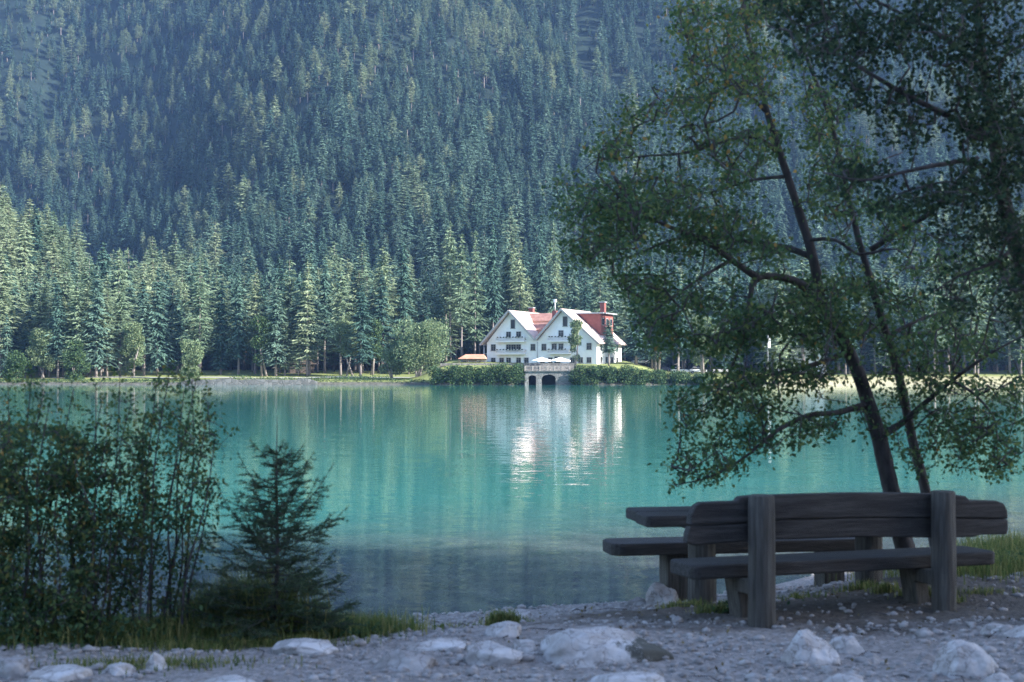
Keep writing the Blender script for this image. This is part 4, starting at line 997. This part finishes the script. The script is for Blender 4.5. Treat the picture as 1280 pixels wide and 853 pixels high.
# ------------------------------------------------------------------ near trees: traced limbs, grown twigs, real leaves
def resample(pts, st):
    pts = [np.array(p, float) for p in pts]
    # catmull-rom
    out = []; n_ = len(pts)
    for i in range(n_ - 1):
        p0, p1, p2, p3 = pts[max(i - 1, 0)], pts[i], pts[i + 1], pts[min(i + 2, n_ - 1)]
        k = max(1, int(np.linalg.norm(p2 - p1) / st))
        for q in range(k):
            t = q / k; out.append(.5 * (2 * p1 + (p2 - p0) * t + (2 * p0 - 5 * p1 + 4 * p2 - p3) * t * t + (3 * p1 - p0 - 3 * p2 + p3) * t ** 3))
    out.append(pts[-1]); return out
def in_poly(x, y, poly):
    c_ = False; j = len(poly) - 1
    for i in range(len(poly)):
        if (poly[i][1] > y) != (poly[j][1] > y) and x < (poly[j][0] - poly[i][0]) * (y - poly[i][1]) / (poly[j][1] - poly[i][1]) + poly[i][0]: c_ = not c_
        j = i
    return c_
def sample_region(poly, k, Y0, dY, seed, clump=.45, sc=38.):
    r = random.Random(seed); xs_ = [p[0] for p in poly]; ys_ = [p[1] for p in poly]; out = []; tries = 0
    while len(out) < k and tries < k * 60:
        tries += 1
        x = r.uniform(min(xs_), max(xs_)); y = r.uniform(min(ys_), max(ys_))
        if not in_poly(x, y, poly): continue
        if float(vn(x / sc / 1.35, y / sc * 1.6, seed)) < clump and r.random() < .88: continue
        out.append(P(x, y, Y0 + r.gauss(0, dY)))
    return out
def near_tree(name, label, stems, limbs, attract, leaf_m, per, lsize, seed, sag=.12, twig=.0022, cat='tree', bark='bark', spread=.06, tintf=None):
    """stems/limbs: lists of (points, r0, r1)"""
    base = stems[0][0][0]; root = tag(empty(name, base), label, cat); off = np.array(base)
    r = np.random.default_rng(seed); pos_ = []; par = []
    for kind, lst in (('trunk', stems), ('limb', limbs)):
        for pts, r0, r1 in lst:
            q = resample(pts, .07); n_ = len(q)
            MB().tube([tuple(p - off) for p in q], [r0 + (r1 - r0) * (i / (n_ - 1)) ** .8 for i in range(n_)], 9 if kind == 'trunk' else 7, jit=.06).build(kind, M[bark], root)
            for p in q[(n_ // 4 if kind == 'trunk' else 1):]: pos_.append(p); par.append(-1)
    nsk = len(pos_); cap = nsk + len(attract) * 8
    PA = np.zeros((cap, 3)); PA[:nsk] = pos_; cnt = nsk
    at = np.array(attract); dmin = np.min(np.linalg.norm(at[:, None] - PA[None, :nsk], axis=2), axis=1)
    ends = []
    for i in np.argsort(dmin):
        a = at[i]; d_ = np.linalg.norm(PA[:cnt] - a, axis=1); j = int(np.argmin(d_)); ln = d_[j]
        if ln < .03: ends.append([j]); continue
        k = int(min(6, max(1, ln / .11))); b0 = PA[j].copy(); path = []
        side = r.normal(size=3) * ln * .10; prev = j
        for q in range(1, k + 1):
            t = q / k; p = b0 + (a - b0) * t + side * math.sin(t * math.pi) + np.array([0, 0, ln * sag * math.sin(t * math.pi)])
            if cnt >= cap: break
            PA[cnt] = p; par.append(prev); prev = cnt; path.append(cnt); cnt += 1
        ends.append(path)
    par = np.array(par[:cnt]); w = np.ones(cnt)
    for i in range(cnt - 1, nsk - 1, -1):
        if par[i] >= nsk: w[par[i]] += w[i]
    rad = twig * np.power(w, .42); idx = np.arange(nsk, cnt)
    # all twigs as four sided sticks in one mesh
    a = PA[par[idx]]; b_ = PA[idx]; d_ = unit(b_ - a); u = unit(np.cross(d_, np.array([.31, .52, .79]))); v_ = np.cross(d_, u)
    r1 = rad[idx]; r0 = np.where(par[idx] >= nsk, rad[np.maximum(par[idx], 0)], r1 * 1.25)
    ring = lambda c_, q: np.stack([c_ + u * q[:, None], c_ + v_ * q[:, None], c_ - u * q[:, None], c_ - v_ * q[:, None]], 1)
    V = np.concatenate([ring(a, r0), ring(b_, r1)], 1).reshape(-1, 3) - off; i8 = np.arange(len(idx))[:, None] * 8
    F = np.concatenate([i8 + np.array([[k, (k + 1) % 4, 4 + (k + 1) % 4, 4 + k]]) for k in range(4)])
    TV, TF = V, F
    C = []
    for path in ends:
        k = r.poisson(per)
        for q in range(k):
            j = path[r.integers(max(0, len(path) - 3), len(path))] if len(path) else 0
            C.append(PA[j] + r.normal(size=3) * spread * np.array([1, 1, .7]))
    C = np.array(C) - off; V, F = leaves(C, lsize * r.uniform(.55, 1.25, len(C)), .55, r)
    tn = r.random(len(C)) if tintf is None else tintf(C + off, r)
    fm = np_mesh('foliage', np.concatenate([V, TV]), np.concatenate([F, TF + len(V)]), False, np.concatenate([tn, np.full(len(TF), .3)]))
    fm.polygons.foreach_set('material_index', np.concatenate([np.zeros(len(F), np.int32), np.ones(len(TF), np.int32)]))
    link('foliage', fm, [M[leaf_m], M[bark]], root)
    return root
Q = lambda lst, Y0: [P(p[0], p[1], (p[2] if len(p) > 2 else Y0)) for p in lst]
TY = 11.4
stem1 = Q([(1160, 752, 11.5), (1146, 720, 11.45), (1129, 680), (1113, 612), (1096, 540), (1072, 465), (1046, 410), (1027, 375), (1019, 330), (1008, 290), (992, 240), (976, 190), (962, 145), (950, 95), (936, 40), (925, -30)], TY)
stem2 = Q([(1180, 748, 11.7), (1166, 670, 11.7), (1155, 610, 11.7), (1140, 550, 11.7), (1126, 480, 11.65), (1115, 440, 11.6), (1100, 390, 11.55), (1086, 340, 11.5), (1074, 298, 11.5), (1058, 230, 11.5), (1040, 150, 11.5), (1018, 90, 11.5), (990, 20, 11.5), (975, -40, 11.5)], TY)
limbs = [
 (Q([(1030, 385), (1006, 358, 11.3), (978, 347, 11.2), (945, 349, 11.1), (936, 385, 11.05), (926, 430, 11.0), (905, 480, 11.0)], TY), .045, .008),
 (Q([(950, 349, 11.1), (915, 325, 11.0), (880, 300, 10.9), (830, 280, 10.8), (780, 250, 10.8), (745, 215, 10.8)], TY), .032, .005),
 (Q([(1017, 322), (985, 310, 11.6), (940, 303, 11.8), (890, 296, 11.9), (840, 300, 12.0), (790, 320, 12.0), (735, 330, 12.0)], TY), .03, .004),
 (Q([(915, 325, 11.0), (880, 345, 10.9), (830, 380, 10.8), (790, 410, 10.8)], TY), .018, .004),
 (Q([(1085, 505), (1045, 516, 11.2), (1008, 520, 11.0), (965, 543, 10.9), (930, 572, 10.8), (885, 597, 10.8), (842, 606, 10.8)], TY), .032, .004),
 (Q([(1062, 440), (1020, 455, 11.2), (960, 470, 11.0), (900, 495, 10.9), (860, 520, 10.9)], TY), .026, .004),
 (Q([(974, 190), (945, 170, 11.3), (905, 176, 11.2), (860, 190, 11.1), (800, 195, 11.1), (745, 200, 11.0)], TY), .022, .004),
 (Q([(960, 140), (930, 110, 11.4), (895, 80, 11.5), (865, 45, 11.6), (850, 10, 11.6)], TY), .018, .004),
 (Q([(985, 220), (940, 225, 11.6), (890, 240, 11.8), (840, 245, 11.9)], TY), .018, .004),
 (Q([(1105, 542), (1128, 528, 11.45), (1160, 500, 11.3), (1190, 476, 11.2), (1214, 458, 11.1), (1250, 435, 11.0), (1290, 415, 11.0)], TY), .032, .006),
 (Q([(1190, 476, 11.2), (1220, 495, 11.1), (1245, 530, 11.0), (1240, 570, 11.0)], TY), .016, .004),
 (Q([(1110, 420, 11.6), (1150, 400, 11.7), (1190, 390, 11.9), (1240, 400, 12.0)], TY), .02, .004),
 (Q([(1086, 340, 11.5), (1050, 318, 11.7), (1090, 312, 11.6), (1130, 286, 11.4), (1165, 265, 11.2), (1200, 225, 11.0), (1225, 195, 10.9)], TY)[2:], .026, .018),
 (Q([(1010, 300), (1045, 300, 11.2), (1075, 318, 11.1), (1105, 312, 11.0)], TY), .016, .012),
 (Q([(1060, 240, 11.5), (1095, 205, 11.7), (1130, 190, 11.8)], TY), .014, .004),
]
at = []
at += sample_region([(845, 5), (1010, -30), (1010, 110), (965, 200), (935, 285), (860, 300), (760, 290), (700, 262), (690, 215), (745, 185), (775, 120), (830, 95)], 820, 11.3, .55, 101, .46)
at += sample_region([(690, 255), (760, 250), (940, 255), (990, 320), (965, 400), (900, 440), (850, 450), (812, 440), (796, 400), (770, 350), (705, 325)], 680, 11.2, .55, 102, .45)
at += sample_region([(825, 500), (900, 470), (1000, 455), (1060, 500), (1050, 545), (960, 565), (900, 600), (845, 610), (828, 595), (850, 560)], 330, 11.0, .4, 103, .34)
at += sample_region([(890, 420), (960, 380), (1060, 320), (1090, 400), (1070, 470), (1000, 480), (920, 490), (880, 470)], 430, 11.2, .5, 104, .38)
at += sample_region([(1000, 90), (1060, 120), (1100, 250), (1190, 290), (1290, 320), (1290, 480), (1200, 500), (1130, 470), (1090, 420), (1060, 340), (1010, 260)], 680, 11.5, .6, 105, .44)
at += sample_region([(1170, 490), (1290, 470), (1290, 560), (1235, 600), (1170, 575), (1150, 520)], 190, 11.1, .35, 106, .36)
at += sample_region([(1060, 470), (1150, 450), (1190, 500), (1170, 600), (1135, 590), (1080, 540)], 90, 11.4, .4, 107, .4)
def autumn_sun(Cw, r):
    t = r.random(len(Cw)) * .72; up = np.clip((Cw[:, 2] - 2.6) / 1.6, 0, 1) * np.clip((2.9 - Cw[:, 0]) / 1.0, 0, 1)  # upper left leaves coloured paler for sun on them, some autumn brown
    return np.clip(t + .13 * up + (r.random(len(Cw)) < .05 + .16 * up) * .35, 0, 1)
near_tree('alder_tree', 'leaning two stemmed alder with thin airy leaves behind the picnic benches', [(stem1, .092, .011), (stem2, .056, .009)], limbs, at, 'leaf', 11, .045, 11, tintf=autumn_sun)
# the dark tree hanging in from the right, nearer the camera
GY = 9.2
gst = Q([(1352, 760, 9.3), (1335, 560), (1312, 430), (1280, 335), (1258, 255), (1242, 150), (1228, 40), (1220, -80)], GY)
glimb = [(Q([(1245, 170), (1200, 150, 9.0), (1140, 120, 8.8), (1080, 85, 8.7), (1010, 45, 8.7), (960, 30, 8.7)], GY), .03, .005),
         (Q([(1262, 270), (1225, 205, 9.0), (1180, 205, 8.8), (1130, 215, 8.6), (1080, 225, 8.5), (1030, 215, 8.5)], GY), .028, .005),
         (Q([(1235, 90), (1190, 50, 9.1), (1130, 15, 9.0), (1060, -20, 9.0)], GY), .025, .006),
         (Q([(1270, 310), (1240, 330, 9.0), (1200, 345, 9.0), (1160, 370, 8.9)], GY), .016, .004),
         (Q([(1250, 200), (1290, 150, 9.4), (1340, 100, 9.5)], GY), .025, .008)]
ga = []
ga += sample_region([(955, 10), (1010, -30), (1300, -40), (1300, 150), (1200, 145), (1110, 125), (1050, 90), (990, 65)], 470, 8.95, .35, 201, .42)
ga += sample_region([(1020, 215), (1080, 205), (1150, 215), (1200, 190), (1200, 140), (1300, 120), (1300, 300), (1230, 285), (1170, 262), (1100, 262), (1050, 245)], 280, 8.85, .3, 202, .42)
ga += sample_region([(1020, 60), (1130, 100), (1210, 150), (1190, 190), (1130, 185), (1060, 160)], 60, 9.0, .3, 203, .5)
ga += sample_region([(1160, 270), (1300, 280), (1300, 420), (1220, 400), (1170, 370)], 130, 9.1, .3, 204, .45)
near_tree('overhanging_tree', 'dark tree hanging dense foliage into the top right corner', [(gst, .10, .02)], glimb, ga, 'darkleaf', 15, .042, 21, sag=.05)
# shrubs on the left
def shrub(label, stems_px, Y0, dY, n_at, per, seed, poly, lsize=.034):
    r = random.Random(seed); st = []; at_ = []
    for bx, by_, tx, ty in stems_px:
        Y = Y0 + r.uniform(-dY, dY); b0 = P(bx, 0, Y); z = NZ(b0[0], Y) - .03
        p0 = (b0[0], Y, z); p3 = P(tx, ty, Y + r.uniform(-.15, .15)); c_ = [p0]
        for q in (.33, .66): c_.append(tuple(p0[i] + (p3[i] - p0[i]) * q + r.uniform(-.05, .05) * (1 if i < 2 else 0) for i in range(3)))
        c_.append(p3); st.append((c_, r.uniform(.008, .013), .0025))
        q_ = resample(c_, .05); k = len(q_)
        for i in range(int(k * .12), k):
            for rep in range(2):
                if r.random() < .7: at_.append(tuple(q_[i] + np.array([r.gauss(0, .055), r.gauss(0, .06), r.uniform(-.01, .08)])))
    at_ += sample_region(poly, n_at, Y0, dY * .7, seed + 5, .42, 30.)
    near_tree('shrub', label, st, [], at_, 'shrubleaf', per, lsize, seed, sag=-.02, twig=.0014, cat='shrub', spread=.035)
shrub('dense dark shrub filling the left edge of the shore', [(r_a, 0, r_b, r_c) for r_a, r_b, r_c in ((-30, -60, 520), (-10, -20, 500), (0, 10, 478), (10, 30, 545), (20, 55, 490), (30, 40, 470), (40, 75, 530), (48, 62, 505), (55, 92, 488), (-20, 5, 560), (15, -5, 600), (60, 88, 560))], 9.2, .35, 1300, 9, 301, [(-40, 520), (100, 540), (120, 660), (110, 780), (-40, 800)])
shrub('leafy shrub with tall thin shoots second from the left edge', [(a, 0, c_, d_) for a, c_, d_ in ((92, 100, 540), (100, 128, 500), (108, 140, 520), (116, 150, 470), (122, 165, 500), (126, 120, 480), (134, 175, 540), (140, 150, 560), (98, 80, 600), (130, 190, 600))], 9.3, .3, 520, 7, 302, [(80, 560), (180, 540), (195, 680), (170, 780), (90, 790)])
shrub('open shrub with dark bare stems beside the young conifer', [(a, 0, c_, d_) for a, c_, d_ in ((176, 196, 480), (184, 212, 466), (190, 230, 490), (196, 245, 478), (203, 262, 505), (210, 255, 540), (222, 240, 470), (228, 270, 545), (172, 180, 520), (215, 225, 560), (236, 268, 600))], 9.35, .25, 240, 6, 303, [(170, 500), (265, 500), (265, 640), (220, 660), (170, 680)])

# young conifer
def sapling(px, top, by_, Y, label, seed, xl, xr):
    x = PX(px, Y); z = NZ(x, Y); H = CAMZ + (HOR - top) / FPX * Y - z; root = tag(empty('young_conifer', (x, Y, z)), label, 'tree'); r = random.Random(seed); rn = np.random.default_rng(seed)
    MB().tube([(0, 0, -.05), (.01, 0, H * .4), (0, 0, H * .8), (.005, 0, H)], [.018, .012, .005, .0015], 7).build('trunk', M['bark'], root)
    wl_, wr_ = (px - xl) / FPX * Y, (xr - px) / FPX * Y; bm_ = MB(); C = []; D = []
    for k in range(150):
        t = .03 + .83 * (k / 150) ** 1.1; az = r.uniform(0, 6.28); cx = math.cos(az)
        W_ = (wr_ if cx > 0 else wl_) * abs(cx) + .40 * (1 - abs(cx)); ln = W_ * 1.15 * (1 - t) ** .62 * r.choice((.35, .6, .75, .9, 1.0, 1.15)) * (.75 if t > .65 else 1) + .02
        if t > .6 and r.random() < .35: continue
        d = np.array([cx, math.sin(az), 0]); p0 = np.array([0, 0, H * t]); pts = []
        rise = r.uniform(.3, 1.0) if t > .3 else r.uniform(.0, .55)
        for q in range(8):
            s = q / 7; pts.append(p0 + d * ln * s + np.array([0, 0, ln * (rise * s * s * 1.1 - .12 * s)]))
        bm_.tube([tuple(p) for p in pts], [.005 * (1 - .8 * q / 7) for q in range(8)], 4, False)
        tw = [pts]
        for q in range(int(4 + ln * 20)):
            s = r.uniform(.2, .95); j = int(s * 7); b0 = pts[j] + (pts[min(j + 1, 7)] - pts[j]) * (s * 7 - j); sd = np.cross(d, (0, 0, 1)) * r.choice((-1, 1))
            tl = ln * .42 * (1.15 - s) + .025; e_ = b0 + (d * .7 + sd * .7 + np.array([0, 0, r.uniform(-.25, .3)])) * tl
            bm_.tube([tuple(b0), tuple((b0 + e_) / 2 + np.array([0, 0, -.006])), tuple(e_)], [.0022, .0018, .001], 3, False); tw.append([b0, (b0 + e_) / 2, e_])
        for path in tw:
            for i in range(len(path) - 1):
                a, c_ = path[i], path[i + 1]; L_ = np.linalg.norm(c_ - a); nn = int(L_ / .0029)
                if nn == 0: continue
                f = rn.random(nn)[:, None]; dd = unit((c_ - a)[None] / max(L_, 1e-6) * .8 + rn.normal(size=(nn, 3)) * .75); C.append(a + (c_ - a) * f + dd * .008); D.append(dd)
    bm_.build('limb', M['bark'], root)
    C = np.concatenate(C); D = np.concatenate(D); U = unit(np.cross(D, rn.normal(size=D.shape)))
    V, F = sprays(C, D, U, rn.uniform(.014, .026, len(C)), rn.uniform(.0035, .0065, len(C)))
    link('needles', np_mesh('needles', V, F, False, rn.random(len(C))), M['sapling'], root)
sapling(346, 520, 785, 9.25, 'young dark conifer with upswept branches beside the shore shrubs', 5, 252, 440)

# ------------------------------------------------------------------ air, light, camera
hz, n, l, b = mat('mountain haze')
n.remove(b); pv_ = n.new('ShaderNodeVolumePrincipled'); pv_.inputs['Color'].default_value = (.30, .52, 1.0, 1); pv_.inputs['Density'].default_value = 1.0e-4; pv_.inputs['Anisotropy'].default_value = .2
l.new(pv_.outputs[0], n['Material Output'].inputs['Volume'])
hb = MB().box((0, 610, 349), (1420, 1600, 704)).build('haze', hz); tag(hb, kind='stuff')

SUN_EL, SUN_AZ = R(29), R(112)      # azimuth measured from +Y towards +X
sd = Vector((math.sin(SUN_AZ) * math.cos(SUN_EL), math.cos(SUN_AZ) * math.cos(SUN_EL), math.sin(SUN_EL)))
ld = bpy.data.lights.new('sun', 'SUN'); ld.energy = 5; ld.angle = R(.5); ld.color = (1, .97, .91)
lo_ = bpy.data.objects.new('sun', ld); COL.objects.link(lo_); lo_.rotation_euler = (-sd).to_track_quat('-Z', 'Y').to_euler(); lo_.location = (60, 20, 200)
W = bpy.data.worlds.new('World'); S.world = W; W.use_nodes = True
sk = W.node_tree.nodes.new('ShaderNodeTexSky'); sk.sky_type = 'NISHITA'; sk.sun_disc = False; sk.sun_elevation = SUN_EL; sk.sun_rotation = SUN_AZ; sk.altitude = 1600; sk.dust_density = 2.5; sk.ozone_density = .8
bg = W.node_tree.nodes['Background']; bg.inputs[1].default_value = .15; W.node_tree.links.new(sk.outputs[0], bg.inputs[0])
cam = bpy.data.cameras.new('camera'); co = bpy.data.objects.new('camera', cam); COL.objects.link(co)
co.location = (0, 0, CAMZ); co.rotation_euler = (R(90 + 1.40), 0, 0); cam.lens = 50; cam.sensor_width = 36; cam.clip_end = 4000; cam.clip_start = .05
cam.dof.use_dof = True; cam.dof.focus_distance = 180; cam.dof.aperture_fstop = 3.8
S.camera = co
S.view_settings.view_transform = 'Standard'; S.view_settings.look = 'None'; S.view_settings.gamma = 1; S.view_settings.exposure = 1.78
cy = S.cycles; cy.max_bounces = 6; cy.diffuse_bounces = 2; cy.glossy_bounces = 3; cy.transmission_bounces = 3; cy.transparent_max_bounces = 4; cy.volume_bounces = 0
cy.use_denoising = True; cy.denoising_prefilter = 'NONE'; cy.caustics_reflective = False; cy.caustics_refractive = False; cy.sample_clamp_indirect = 1.5
